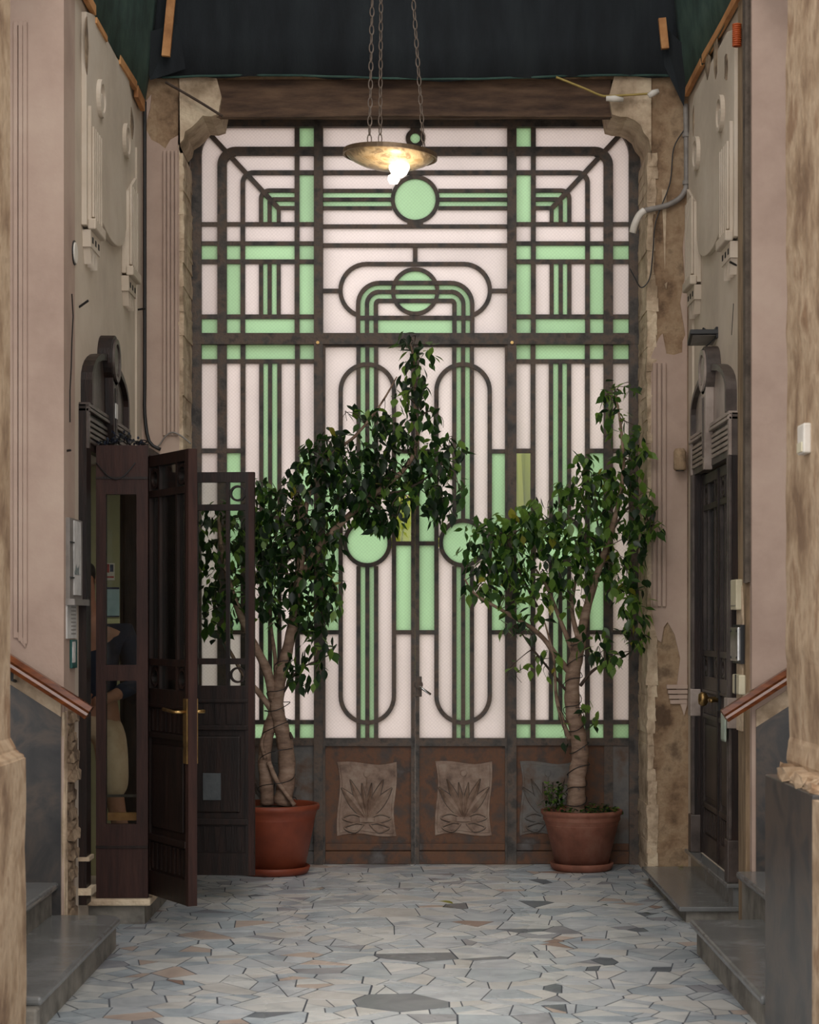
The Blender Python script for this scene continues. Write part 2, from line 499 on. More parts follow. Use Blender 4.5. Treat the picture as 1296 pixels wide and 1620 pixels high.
def paving():
    rnd = random.Random(31)
    x0, x1, y0, y1 = -1.75, 1.75, 6.7, 12.4
    seeds = []
    tries = 0
    while tries < 9000:
        tries += 1
        p = (rnd.uniform(x0 - .2, x1 + .2), rnd.uniform(y0 - .2, y1 + .2))
        edge = abs(p[0]) / 1.5
        r = rnd.uniform(0.085, 0.19) * (1.12 - 0.32 * min(edge, 1))
        if all((p[0] - q[0]) ** 2 + (p[1] - q[1]) ** 2 > (0.5 * (r + q[2])) ** 2 * 1.5 for q in seeds):
            seeds.append((p[0], p[1], r))
    S = np.array(seeds)
    cells = []
    for i, (sx, sy, r) in enumerate(seeds):
        if not (x0 < sx < x1 and y0 < sy < y1):
            continue
        d2 = (S[:, 0] - sx) ** 2 + (S[:, 1] - sy) ** 2
        nb = np.argsort(d2)[1:26]
        poly = [(sx - .5, sy - .5), (sx + .5, sy - .5), (sx + .5, sy + .5), (sx - .5, sy + .5)]
        gap = rnd.uniform(0.0022, 0.005)
        for j in nb:
            dx, dy = S[j, 0] - sx, S[j, 1] - sy
            d = math.hypot(dx, dy)
            nx, ny = dx / d, dy / d
            off = (d * d + r * r - S[j, 2] ** 2) / (2 * d) - gap      # power diagram: stones of unequal size
            new = []
            for k in range(len(poly)):
                a, b = poly[k], poly[(k + 1) % len(poly)]
                da = (a[0] - sx) * nx + (a[1] - sy) * ny - off
                db = (b[0] - sx) * nx + (b[1] - sy) * ny - off
                if da <= 0:
                    new.append(a)
                if da * db < 0:
                    t = da / (da - db)
                    new.append((a[0] + (b[0] - a[0]) * t, a[1] + (b[1] - a[1]) * t))
            poly = new
            if len(poly) < 3:
                break
        if len(poly) < 3:
            continue
        poly = [(max(-1.76, min(1.76, a)), max(6.6, min(12.42, b))) for a, b in poly]
        clean = []
        for q in poly:
            if not clean or math.hypot(q[0] - clean[-1][0], q[1] - clean[-1][1]) > 0.006:
                clean.append(q)
        if len(clean) < 3:
            continue
        A = 0.5 * abs(sum(clean[k][0] * clean[(k + 1) % len(clean)][1] - clean[(k + 1) % len(clean)][0] * clean[k][1] for k in range(len(clean))))
        if A > 0.0006:
            cx = sum(q[0] for q in clean) / len(clean)
            cy = sum(q[1] for q in clean) / len(clean)
            vis = 1.0 if (abs(cx) < 1.5 and cy > 7.3 and cy < 12.3) else 0.01
            cells.append((A / cy ** 3 * vis, clean, cx, cy))
    def split(poly, rnd):
        cx = sum(q[0] for q in poly) / len(poly); cy = sum(q[1] for q in poly) / len(poly)
        far = max(poly, key=lambda q: (q[0] - cx) ** 2 + (q[1] - cy) ** 2)
        t = math.atan2(far[1] - cy, far[0] - cx) + rnd.gauss(0, 0.45)      # cut across the long way
        nx, ny = math.cos(t), math.sin(t)
        o = rnd.uniform(-.02, .02)
        out = []
        for sg in (1, -1):
            new = []
            for k in range(len(poly)):
                a, c = poly[k], poly[(k + 1) % len(poly)]
                da = sg * ((a[0] - cx) * nx + (a[1] - cy) * ny - o) + 0.003
                dc = sg * ((c[0] - cx) * nx + (c[1] - cy) * ny - o) + 0.003
                if da <= 0: new.append(a)
                if da * dc < 0:
                    u = da / (da - dc)
                    new.append((a[0] + (c[0] - a[0]) * u, a[1] + (c[1] - a[1]) * u))
            if len(new) >= 3: out.append(new)
        return out
    area = lambda p: 0.5 * abs(sum(p[k][0] * p[(k + 1) % len(p)][1] - p[(k + 1) % len(p)][0] * p[k][1] for k in range(len(p))))
    shards = []
    for w, poly, cx, cy in cells:
        todo = [poly]
        for prob in (0.85, 0.5, 0.25):
            nxt = []
            for p in todo:
                nxt += split(p, rnd) if (rnd.random() < prob and area(p) > 0.010) else [p]
            todo = nxt
        for p in todo:
            if area(p) > 0.0006:
                ax = sum(q[0] for q in p) / len(p); ay = sum(q[1] for q in p) / len(p)
                vis = 1.0 if (abs(ax) < 1.5 and ay > 7.3 and ay < 12.3) else 0.01
                shards.append((area(p) / ay ** 3 * vis, p, ax, ay))
    cells = shards
    cells.sort(key=lambda c: -c[0])
    rest, rest_m = MB(), []
    for n, (w, poly, cx, cy) in enumerate(cells):
        mi = rnd.choices(range(8), STONE_W)[0]
        h = rnd.uniform(0.0, 0.0004)
        ta, tb = rnd.gauss(0, 0.0006), rnd.gauss(0, 0.0006)
        mb = MB()
        k = len(poly)
        top = [(x, y, h + (x - cx) * ta + (y - cy) * tb) for x, y in poly]
        bot = [(x, y, -0.012) for x, y in poly]
        mb.add(bot + top, [(i, (i + 1) % k, k + (i + 1) % k, k + i) for i in range(k)] + [tuple(range(k, 2 * k))])
        if n < 300:
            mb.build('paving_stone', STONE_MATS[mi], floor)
        else:
            rest.add(mb.v, mb.f)
            rest_m += [mi] * len(mb.f)
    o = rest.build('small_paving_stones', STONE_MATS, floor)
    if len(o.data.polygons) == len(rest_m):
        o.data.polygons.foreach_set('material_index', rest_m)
    o['kind'] = 'stuff'
paving()

# ---- side walls
def wall_with_opening(name, side, yn, yo0, yo1, zo0, zo1, label):
    a, b = sorted((side * WX, side * (WX + 0.34)))
    mb = MB()
    mb.box(a, b, yn, yo0, -0.2, 8.0)
    mb.box(a, b, yo1, 12.7, -0.2, 8.0)
    mb.box(a, b, yo0, yo1, zo1, 8.0)
    mb.box(a, b, yo0, yo1, -0.2, zo0)
    return struct(name, mb, CREAM_WALL, label)
wall_left = wall_with_opening('wall_left', -1, SL + 0.3, 9.88, 10.74, 0.13, 2.44, 'pinkish plaster side wall on the left with stucco relief')
wall_right = wall_with_opening('wall_right', 1, 9.82, 10.0, 11.24, 0.2, 2.43, 'pinkish plaster side wall on the right with stucco relief')
# scoured masonry channel at the near end of the right wall
MB().box(WX - 0.02, WX + 0.05, SR + 0.06, 9.82, -0.0, 7.9).build('exposed_masonry', POST_WOOD, wall_right, cuts=2, jitter=0.003)
MB().box(WX - 0.026, WX + 0.05, SR + 0.03, SR + 0.13, 1.75, 6.0).build('dark_chase', material('dark_grey_chase', [(64, 56, 48), (88, 78, 68), (104, 94, 82)], 8, .9, bump=.6), wall_right, cuts=3, jitter=0.004)
MB().prism([(9.66, 1.0), (9.82, 1.0), (9.82, 1.62), (9.77, 1.72), (9.68, 1.74), (9.63, 1.5), (9.66, 1.3)], 'x', WX - 0.028, WX).build('plaster_patch', OLD_PLASTER, wall_right)
# crumbling near corner of the left wall, low down
rb = random.Random(3)
for k in range(11):
    z = 0.12 + k * 0.095
    yy = SL + 0.06 + rb.uniform(0, 0.05)
    MB().box(-WX - 0.05, -WX + rb.uniform(0.012, 0.035), yy, yy + rb.uniform(0.16, 0.22), z, z + rb.uniform(0.075, 0.092)).build(
        'rubble_stone', RUBBLE, wall_left, cuts=2, jitter=0.013)
MB().box(-WX - 0.02, -WX + 0.006, SL, SL + 0.06, 0.05, 1.12).build('plaster_edge', OLD_PLASTER, wall_left, cuts=3, jitter=0.004)

# crack lines, iron pins left in the plaster
def wall_line(name, side, pts, r, mat, wall, proud=0.004):
    path = []
    for px, py in pts:
        Y = wallY(px, WX)
        p = P(px, py, Y)
        path.append((side * (WX - proud), p.y, p.z))
    return MB().tube(path, r, 6).build(name, mat, wall)
wall_line('crack', -1, [(113, 465), (115, 500), (113, 540), (112, 580), (110, 620), (110, 668)], 0.006, DEEP, wall_left, 0.0)
wall_line('crack', 1, [(1161, 480), (1160, 500), (1158, 530)], 0.003, DEEP, wall_right, 0.0)
def pin(px, py, side, wall, dx, dz):
    Y = wallY(px, WX)
    p = P(px, py, Y)
    x = side * WX
    MB().tube([(x, p.y, p.z), (x - side * dx, p.y - 0.02, p.z + dz)], 0.006, 6).build('iron_pin', BLACK, wall)
pin(125, 486, -1, wall_left, 0.05, 0.03)
pin(218, 490, -1, wall_left, 0.05, 0.005)
pin(1166, 420, 1, wall_right, 0.04, 0.015)
pin(106, 713, -1, wall_left, 0.02, 0.0)

# stucco relief on each side wall
def stucco(wall, side, yc, skip_top=False):
    s = side
    def pr(pts, d0, d1):
        mb = MB()
        mb.prism(pts, 'x', s * (WX - d0), s * (WX - d1))
        return mb
    arc = [(yc + 0.46 * math.cos(math.pi + math.pi * i / 14), 3.77 + 0.14 * math.sin(math.pi + math.pi * i / 14)) for i in range(15)]
    panel = [(yc - 0.83, 4.62), (yc - 0.83, 3.55), (yc - 0.49, 3.55), (yc - 0.49, 3.80)] + arc + [(yc + 0.49, 3.80), (yc + 0.49, 3.55), (yc + 0.83, 3.55), (yc + 0.83, 4.48), (yc + 0.60, 4.68), (yc - 0.60, 4.68)]
    pr(panel, 0, 0.028).build('stucco_panel', STUCCO, wall, bevel=0.004)
    for q in (-1, 1):
        c = yc + q * 0.64
        pend = pr([(c - 0.145, 3.585), (c + 0.145, 3.585), (c + 0.145, 4.02 if q < 0 else 4.16), (c - 0.145, 4.16 if q < 0 else 4.02)], 0.028, 0.044).build('reeded_pendant', STUCCO, wall)
        for k in range(5):
            y = c - 0.116 + k * 0.058
            MB().box(*sorted((s * (WX - 0.044), s * (WX - 0.058))), y - 0.019, y + 0.019, 3.6, 4.06).build('reed', STUCCO, pend, bevel=0.005)
        MB().box(*sorted((s * (WX - 0.028), s * (WX - 0.07))), c - 0.16, c + 0.16, 3.535, 3.59).build('moulded_cap', STUCCO, wall, bevel=0.008)
        pr([(c - 0.15, 3.535), (c + 0.15, 3.535), (c + 0.14, 3.45), (c - 0.14, 3.45)], 0.0, 0.042).build('dentil_block', STUCCO, wall)
        for k in range(3):
            y = c - 0.09 + k * 0.09
            MB().box(*sorted((s * (WX - 0.041), s * (WX - 0.044))), y - 0.018, y + 0.018, 3.475, 3.505).build('square_hole', DEEP, wall)
            MB().prism([(y - 0.035, 3.45), (y + 0.035, 3.45), (y, 3.37)], 'x', s * WX, s * (WX - 0.036)).build('dentil', STUCCO, wall)
        y = yc + q * 0.44
        r = MB().ring(y, 4.29, 0.075, 0.098, s * (WX - 0.026), s * (WX - 0.05), 'x', n=28).build('rosette_ring', STUCCO, wall)
        MB().disc(y, 4.29 - 0.02, 0.045, s * (WX - 0.026), s * (WX - 0.046), 'x').build('rosette_boss', STUCCO, r, bevel=0.006)
stucco(wall_left, -1, 10.43)
stucco(wall_right, 1, 10.72)
# flaking scars high on the walls
rs = random.Random(5)
def scar(wall, side, px, py, w, h, n=9):
    Y = wallY(px, WX)
    p = P(px, py, Y)
    pts = [(p.y + w * rs.uniform(.6, 1) * math.cos(2 * math.pi * i / n), p.z + h * rs.uniform(.6, 1) * math.sin(2 * math.pi * i / n)) for i in range(n)]
    MB().prism(pts, 'x', side * (WX - 0.027), side * (WX - 0.031)).build('plaster_scar', RUBBLE, wall)
for px, py, w, h in [(1128, 105, 0.10, 0.09), (1141, 80, 0.09, 0.16), (1158, 105, 0.07, 0.10), (1105, 190, 0.04, 0.10)]:
    scar(wall_right, 1, px, py, w, h)
for px, py, w, h in [(128, 70, 0.05, 0.16), (201, 195, 0.08, 0.10)]:
    scar(wall_left, -1, px, py, w, h)
# vertical beads beside the corner with the gate wall
for side, wall, y0 in ((-1, wall_left, 11.45), (1, wall_right, 11.5)):
    MB().box(*sorted((side * WX, side * (WX - 0.012))), y0, y0 + 0.03, 2.6 if side < 0 else 0.3, 4.4).build('corner_bead', STUCCO, wall)

# ---- gate wall with rounded opening: bare masonry, plaster left on it in patches
OW = 1.45
def gate_wall():
    mb = MB()
    mb.box(-WX - .3, -OW, WYF, 12.7, -0.2, 8.0)
    mb.box(OW, WX + .3, WYF, 12.7, -0.2, 8.0)
    mb.box(-OW, OW, WYF, 12.7, 4.90, 8.0)
    o = struct('wall_back', mb, STONE, 'bare brown masonry wall around the gate with plaster patches')
    for s in (-1, 1):                                   # rounded shoulders of the opening
        r = 0.24
        pts = [(s * OW, 4.93), (s * OW, 4.40)]
        rr = random.Random(9 + s)
        for i in range(9):
            t = i / 8 * math.pi / 2
            j = rr.uniform(-0.012, 0.012)
            pts.append((s * (OW - r + (r + j) * math.cos(t)), 4.43 + (r + j) * math.sin(t)))
        pts += [(s * (OW - 0.26), 4.78), (s * (OW - 0.22), 4.93)]
        MB().prism(pts, 'y', WYF - 0.02, 12.2).build('rounded_shoulder', OLD_PLASTER, o)
        # ragged reveal edge
        n = 60
        mbr = MB()
        for k in range(n):
            z = -0.02 + k * 4.45 / n
            w = 0.028 + 0.012 * math.sin(k * .45) + rr.uniform(-0.008, 0.008)
            mbr.box(*sorted((s * (OW - 0.02 - rr.uniform(0.0, 0.008)), s * (OW + w))), WYF - rr.uniform(0.004, 0.014), 12.2, z, z + 4.45 / n + 0.004)
        o2 = mbr.build('ragged_reveal', OLD_PLASTER if s < 0 else OLD_PLASTER, o, cuts=1, jitter=0.004)
    return o
wall_back = gate_wall()
def patch(pts, mat, name='plaster_patch', d=0.014, Y=WYF, parent=None):
    q = [(P(x, y, Y).x, P(x, y, Y).z) for x, y in pts]
    return MB().prism(q, 'y', Y - d, Y + 0.001).build(name, mat, parent or wall_back)
patch([(224, 170), (240, 150), (238, 172), (233, 190), (232, 206), (240, 222), (252, 228), (262, 236), (270, 222), (284, 214), (284, 800), (281, 1000), (284, 1362), (224, 1362)], PLASTER)
patch([(1030, 565), (1042, 535), (1048, 528), (1054, 560), (1066, 562), (1079, 558), (1080, 540), (1084, 530), (1080, 505), (1076, 480), (1083, 440), (1080, 392), (1087, 330), (1087, 1115),
       (1082, 1132), (1076, 1112), (1070, 1090), (1076, 1042), (1067, 1004), (1056, 984), (1050, 992), (1046, 1016), (1040, 1012), (1034, 985), (1030, 960)], PLASTER)
patch([(1030, 1250), (1036, 1240), (1040, 1290), (1036, 1330), (1040, 1362), (1030, 1362)], OLD_PLASTER, d=0.01)
patch([(1051, 450), (1056, 446), (1054, 458)], OLD_PLASTER, d=0.008)
patch([(1052, 430), (1047, 300), (1055, 300)], OLD_PLASTER, d=0.006)
# vertical fluted mouldings beside the opening
def flutes(x0, x1, y0, y1, k):
    for i in range(k):
        a = x0 + (x1 - x0) * (i + 0.12) / k
        b = x0 + (x1 - x0) * (i + 0.88) / k
        p, q = P(a, y1, WYF), P(b, y0, WYF)
        MB().box(p.x, q.x, WYF - 0.032, WYF - 0.013, p.z, q.z).build('flute', PLASTER, wall_back, bevel=0.004)
flutes(258, 283, 240, 690, 4)
flutes(1031, 1054, 575, 960, 3)
# remnant of moulded dado capital, right
for k, (a, b, y) in enumerate([(1054, 1087, 1083), (1056, 1087, 1091), (1058, 1087, 1099), (1060, 1087, 1107)]):
    p, q = P(a, y + 6.5, WYF), P(b, y, WYF)
    MB().box(p.x, q.x, WYF - 0.04 + k * 0.007, WYF, p.z, q.z).build('dado_moulding', PLASTER, wall_back, bevel=0.003)
# brown beam over the opening
bm_ = MB().box(-1.24, 1.21, WYF + 0.03, 11.86, 4.672, 4.90)
lint = struct('trim_1', bm_, BEAM, 'old brown beam over the gate below the dark net', cuts=4, jitter=0.006)
boxp('lintel_soffit', STONE, wall_back, -1.45, 1.45, 11.87, 12.32, 4.80, 4.92)

# ---- stair openings: far walls, dado, steps
def stair_well(side, yf):
    s = side
    mb = MB()
    mb.box(*sorted((s * (WX + 0.0), s * 3.9)), yf, yf + 0.3 if s > 0 else yf + 0.3, -0.2, 8.0)
    return mb
for s_, nm_, yf_ in ((-1, 'wall_court_left', SL), (1, 'wall_court_right', SR)):
    struct(nm_, MB().box(*sorted((s_ * 3.7, s_ * 3.9)), 6.2, yf_, -0.2, 8.0), PLASTER, 'plaster wall at the %s stair head' % ('left' if s_ < 0 else 'right'))
wall_stair_left = struct('wall_stair_left', stair_well(-1, SL), PLASTER, 'plaster wall behind the left stair')
wall_stair_right = struct('wall_stair_right', stair_well(1, SR), PLASTER, 'plaster wall behind the right stair')
# dado of dark marble below a sloping plaster band
SLOPE = 0.64
def dado(wall, side, yf, x_start, z_start):
    s = side
    x1 = 3.6
    zt = lambda x: z_start + (x - x_start) * SLOPE
    pts = [(s * x_start, 0.0), (s * x1, 0.0), (s * x1, zt(x1)), (s * x_start, zt(x_start))]
    MB().prism(pts, 'y', yf - 0.016, yf).build('marble_dado', DARK_MARBLE, wall)
    band = [(s * x_start, zt(x_start)), (s * x1, zt(x1)), (s * x1, zt(x1) + 0.085), (s * x_start, zt(x_start) + 0.085)]
    MB().prism(band, 'y', yf - 0.012, yf).build('sloping_band', OLD_PLASTER, wall)
dado(wall_stair_left, -1, SL, WX + 0.012, 1.10)
dado(wall_stair_right, 1, SR, WX + 0.02, 1.03)
# thin vertical panel mouldings above the left rail
for px in (25, 33, 40):
    X = (px - CX) * SL / F
    z0 = 1.47 + (-X - 1.9) * 0.62
    boxp('panel_moulding', PLASTER, wall_stair_left, X - 0.010, X + 0.010, SL - 0.012, SL, z0, 4.42, bevel=0.003)
X0, X1_ = (22 - CX) * SL / F, (41 - CX) * SL / F
boxp('panel_moulding', PLASTER, wall_stair_left, X0, X1_, SL - 0.011, SL, 4.40, 4.425, bevel=0.003)
MB().prism([(X0, 1.50), (X0, 1.53), (X1_, 1.46), (X1_, 1.43)], 'y', SL - 0.011, SL).build('panel_moulding', PLASTER, wall_stair_left)

def staircase(side, y0, y1, xe, label):
    s = side
    t = thing('marble_staircase', label, 'stairs', (s * (xe + 0.15), (y0 + y1) / 2, 0))
    run, rise = 0.31, 0.155
    for k in range(6):
        xa = xe + k * run
        z = rise * (k + 1)
        # tread slab with rounded nosing, riser below it set back
        if k == 0:
            n, r = 6, 0.10
            xb = WX if s < 0 else WX - 0.001
            pts = [(s * (xa + run + 0.05), y0), (s * xa, y0)]
            if s < 0:
                for i in range(n + 1):
                    q = i / n * math.pi / 2
                    pts.append((s * (xa + r - r * math.cos(q)), y1 - r + r * math.sin(q)))
            else:
                pts.append((s * xa, y1))
            pts.append((s * (xa + run + 0.05), y1))
            MB().prism(pts, 'z', z - 0.035, z).build('tread', GREY_MARBLE, t, bevel=0.012)
            MB().box(*sorted((s * (xa + 0.03), s * (xa + run + 0.05))), y0, y1 - 0.03, 0.0, z - 0.035).build('riser', RISER, t)
        else:
            ye = SL if s < 0 else SR
            MB().box(*sorted((s * xa, s * (xa + run + 0.05))), y0, ye - 0.001, z - 0.035, z).build('tread', GREY_MARBLE, t, bevel=0.012)
            MB().box(*sorted((s * (xa + 0.03), s * (xa + run + 0.05))), y0, ye - 0.001, 0.0 if k < 3 else z - 0.5, z - 0.035).build('riser', RISER, t)
    return t
staircase(-1, 7.12, 9.12, 1.394, 'grey marble stairs rising left below the sloping handrail')
staircase(1, 7.14, 8.98, 1.29, 'grey marble stairs rising right beside the dark marble pier')

def handrail(side, yf, x0, z0, label, cap):
    s = side
    t = thing('handrail', label, 'handrail', (s * x0, yf - 0.08, z0))
    d = Vector((s * 1.0, 0, SLOPE)).normalized()
    nrm = Vector((-s * SLOPE, 0, 1.0)).normalized()
    prof = [(-0.024, -0.03), (0.024, -0.03), (0.030, -0.012), (0.024, 0.0), (0.033, 0.012), (0.026, 0.036), (-0.026, 0.036), (-0.033, 0.012), (-0.024, 0.0), (-0.030, -0.012)]
    a = Vector((s * x0, yf - 0.085, z0))
    b = a + d * 2.2
    n = len(prof)
    vs = [a + Vector((0, u, 0)) + nrm * w for u, w in prof] + [b + Vector((0, u, 0)) + nrm * w for u, w in prof]
    MB().add(vs, [tuple(range(n)), tuple(range(2 * n - 1, n - 1, -1))] + [(i, (i + 1) % n, n + (i + 1) % n, n + i) for i in range(n)]).build('rail', RAIL_WOOD, t)
    for q in (0.42, 1.2, 2.0):
        c = a + d * q - nrm * 0.02
        MB().tube([c, c + Vector((0, 0.0, -0.05)), c + Vector((0, 0.085, -0.06))], 0.008, 8).build('bracket', BLACK, t)
    return t
handrail(-1, SL, 1.545, 1.12, 'glossy brown wooden handrail on the left stair wall', False)
handrail(1, SR, 1.53, 1.085, 'glossy brown wooden handrail on the right stair wall', True)

# ---- near piers
def ragged(pts, amp, rnd, k=7):
    out = []
    for i in range(len(pts) - 1):
        (a, b), (c, d) = pts[i], pts[i + 1]
        for j in range(k):
            t = j / k
            out.append((a + (c - a) * t + (rnd.uniform(-amp, amp) if j else 0), b + (d - b) * t + (rnd.uniform(-amp, amp) if j else 0)))
    out.append(pts[-1])
    return out
rp = random.Random(17)
mb = MB().box(-2.1, -1.495, 6.2, 7.05, -0.2, 8.0)
wall_near_left = struct('wall_near_left', mb, PIER, 'tan weathered pier at the left edge')
pl = ragged([(-1.44, -0.1), (-1.44, 1.05), (-1.475, 1.08), (-1.51, 1.16)], 0.004, rp)
MB().prism(pl + [(-1.62, 1.16), (-1.62, -0.1)], 'y', 6.188, 7.06).build('plaster_base', PIER, wall_near_left)
boxp('grey_plinth', RISER, wall_near_left, -1.6, -1.40, 7.065, 7.13, -0.1, 0.12, bevel=0.01)
mb = MB().box(1.40, 2.1, 6.2, 7.10, -0.2, 8.0)
wall_near_right = struct('wall_near_right', mb, PIER, 'tan weathered pier at the right edge')
pr_ = ragged([(1.382, 1.0), (1.392, 1.15), (1.378, 1.5), (1.384, 2.4), (1.378, 3.2), (1.386, 4.2), (1.378, 7.9)], 0.004, rp)
MB().prism(pr_ + [(1.45, 7.9), (1.45, 1.0)], 'y', 6.188, 7.105).build('plaster_coat', PIER, wall_near_right)
MB().box(1.304, 1.42, 6.27, 7.12, -0.1, 0.985).build('marble_dado', DARK_MARBLE, wall_near_right, bevel=0.004)
MB().box(1.304, 1.42, 6.0, 6.266, -0.1, 0.97).build('plaster_base', PIER, wall_near_right, cuts=2, jitter=0.004)
rub = MB()
for k in range(14):
    x, y = rp.uniform(1.325, 1.38), 6.3 + k * 0.056
    r = rp.uniform(0.02, 0.045)
    rub.box(x - r, x + r, y - r, y + r, 0.985, 0.985 + r * 1.1)
rub.build('plaster_crumbs', PIER, wall_near_right, cuts=1, jitter=0.01)

# ---- ceiling and the debris nets slung below it
ceiling = struct('ceiling', MB().box(-4.2, 4.2, 6.2, 7.3, 8.0, 8.2).box(-4.2, 4.2, 11.3, 12.7, 8.0, 8.2).box(-4.2, -1.45, 7.3, 11.3, 8.0, 8.2).box(1.45, 4.2, 7.3, 11.3, 8.0, 8.2), NET_DARK, 'high ceiling with an opening added to let sky light in, above the debris net')  # unseen roof opening, added so sky light reaches walls and floor
def sheet(name, fn, nu, nv, mat, parent, thick=0.006):
    vs = [fn(i / nu, j / nv) for j in range(nv + 1) for i in range(nu + 1)]
    fs = [(j * (nu + 1) + i, j * (nu + 1) + i + 1, (j + 1) * (nu + 1) + i + 1, (j + 1) * (nu + 1) + i) for j in range(nv) for i in range(nu)]
    o = MB().add(vs, fs).build(name, mat, parent, smooth=True)
    md = o.modifiers.new('thickness', 'SOLIDIFY')
    md.thickness = thick
    return o
net_root = thing('debris_net', 'dark green debris net slung under the ceiling over the gate', 'net', (0, 10.5, 5.5))
rn = random.Random(2)
wob = [rn.uniform(0, 6.28) for _ in range(8)]
def back_net(u, v):
    x = -1.60 + 3.2 * u
    z0 = 4.885 + 0.012 * math.sin(9 * u + wob[0]) + 0.008 * math.sin(31 * u)
    z = z0 + (7.9 - z0) * v
    y = 11.70 - 0.05 * v + 0.022 * math.sin(24 * u + wob[1] + 2 * math.sin(3 * v)) * (0.3 + v) + 0.012 * math.sin(61 * u + 2 * v)
    return (x, y, z)
sheet('back_sheet', back_net, 90, 14, NET_DARK, net_root)
for s in (-1, 1):
    def side_net(u, v, s=s):
        y = 7.2 + 4.46 * u
        zl = 4.70 + 0.02 * math.sin(7 * u + wob[2]) + (0.06 if s > 0 else 0)
        z = zl + (7.9 - zl) * v
        x = s * (1.655 - 0.22 * v ** 0.7 + 0.02 * math.sin(4 * v + 3 * u * 5 + wob[3]) * v)
        return (x, y, z)
    sheet('side_sheet', side_net, 50, 14, NET_GREEN, net_root)
MB().tube(smooth_path([(x, 11.69 + 0.005 * math.sin(20 * x), 4.888 + 0.012 * math.sin(9 * (x + 1.6) / 3.2 + wob[0])) for x in np.linspace(-1.55, 1.55, 30)], 2), 0.007, 6).build('hem', NET_GREEN, net_root)
MB().add([(-1.62, 11.66, 4.86), (-1.40, 11.66, 4.93), (-1.45, 11.64, 5.2), (-1.63, 11.5, 5.1)], [(0, 1, 2, 3)]).build('corner_gather', NET_DARK, net_root)
MB().add([(1.64, 11.66, 4.70), (1.52, 11.66, 4.95), (1.50, 11.64, 5.2), (1.65, 11.5, 5.0)], [(0, 1, 2, 3)]).build('corner_gather', NET_DARK, net_root)
# timber battens that pin the net
def batten(side, y0, y1, z0, z1, label, w=0.05):
    s = side
    a, b = Vector((s * (WX - 0.012), y0, z0)), Vector((s * (WX - 0.012), y1, z1))
    mb = MB()
    vs = []
    for p in (a, b):
        for dx in (0, 0.026):
            for dz in (-w / 2, w / 2):
                vs.append(p + Vector((-s * dx, 0, dz)))
    mb.add(vs, [(0, 1, 3, 2), (4, 6, 7, 5), (0, 4, 5, 1), (2, 3, 7, 6), (0, 2, 6, 4), (1, 5, 7, 3)])
    return tag(mb.build('timber_batten', RAW_WOOD, None), label, 'batten', 'raw timber battens holding the net')
batten(-1, 9.3, 9.83, 4.70, 4.70, 'raw timber batten on the left wall nearest the top of the photo')
batten(-1, 9.86, 10.2, 4.66, 4.665, 'short dark-edged timber batten in the middle of the left wall net edge', 0.03)
batten(-1, 10.65, 11.28, 4.69, 4.72, 'raw timber batten on the left wall near the gate corner')
batten(-1, 11.32, 11.6, 4.70, 4.69, 'stubby timber batten at the far left wall corner', 0.07)
batten(1, 9.6, 10.95, 4.77, 4.80, 'long raw timber batten along the right wall under the net', 0.085)
batten(1, 11.0, 11.65, 4.78, 4.78, 'thin timber batten on the right wall near the gate corner', 0.045)
def hanging_batten(pa, pb, Y, w, label):
    a, b = P(pa[0], pa[1], Y), P(pb[0], pb[1], Y)
    d = (b - a).normalized()
    sd = Vector((d.z, 0, -d.x)) * w / 2
    vs = [q + e + Vector((0, f, 0)) for q in (a, b) for e in (sd, -sd) for f in (0, 0.03)]
    return tag(MB().add(vs, [(0, 1, 3, 2), (4, 6, 7, 5), (0, 4, 5, 1), (2, 3, 7, 6), (0, 2, 6, 4), (1, 5, 7, 3)]).build('timber_batten', RAW_WOOD), label, 'batten', 'raw timber battens holding the net')
hanging_batten((277, -70), (262, 88), 11.56, 0.05, 'slanting timber batten on the dark net at upper left')
hanging_batten((1048, 28), (1053, 76), 11.56, 0.045, 'short upright timber batten on the dark net at upper right')

# ---- lodge behind the left doorway
lodge = MB()
lodge.box(-3.6, -1.68 - .34, 10.74, 10.9, -0.1, 2.9)
lodge.box(-3.75, -3.6, 9.45, 10.9, -0.1, 2.9)
lodge.box(-3.6, -1.68 - .34, 9.45, 9.6, -0.1, 2.9)
lodge.box(-3.6, -1.68 - .34, 9.45, 10.9, 2.8, 2.95)
lodge.box(-3.6, -1.70, 9.45, 10.9, -0.05, 0.12)
wall_lodge = struct('wall_lodge', lodge, ROOM_WALL, 'yellow-green walls of the lodge behind the left doorway')
boxp('jamb_paint', ROOM_WALL, wall_lodge, -2.02, -1.66, 10.725, 10.739, 0.13, 2.43)
# closed space behind the right door
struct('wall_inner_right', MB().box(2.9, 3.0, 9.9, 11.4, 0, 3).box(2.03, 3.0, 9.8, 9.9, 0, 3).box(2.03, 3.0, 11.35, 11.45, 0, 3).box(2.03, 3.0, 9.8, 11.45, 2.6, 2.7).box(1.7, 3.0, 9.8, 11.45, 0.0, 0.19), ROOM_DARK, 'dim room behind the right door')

# ---- outdoors beyond the gate
struct('ground_outside', MB().box(-25, 25, 12.75, 60, -0.25, -0.02), EXT_GROUND, 'pale paving outside the gate')

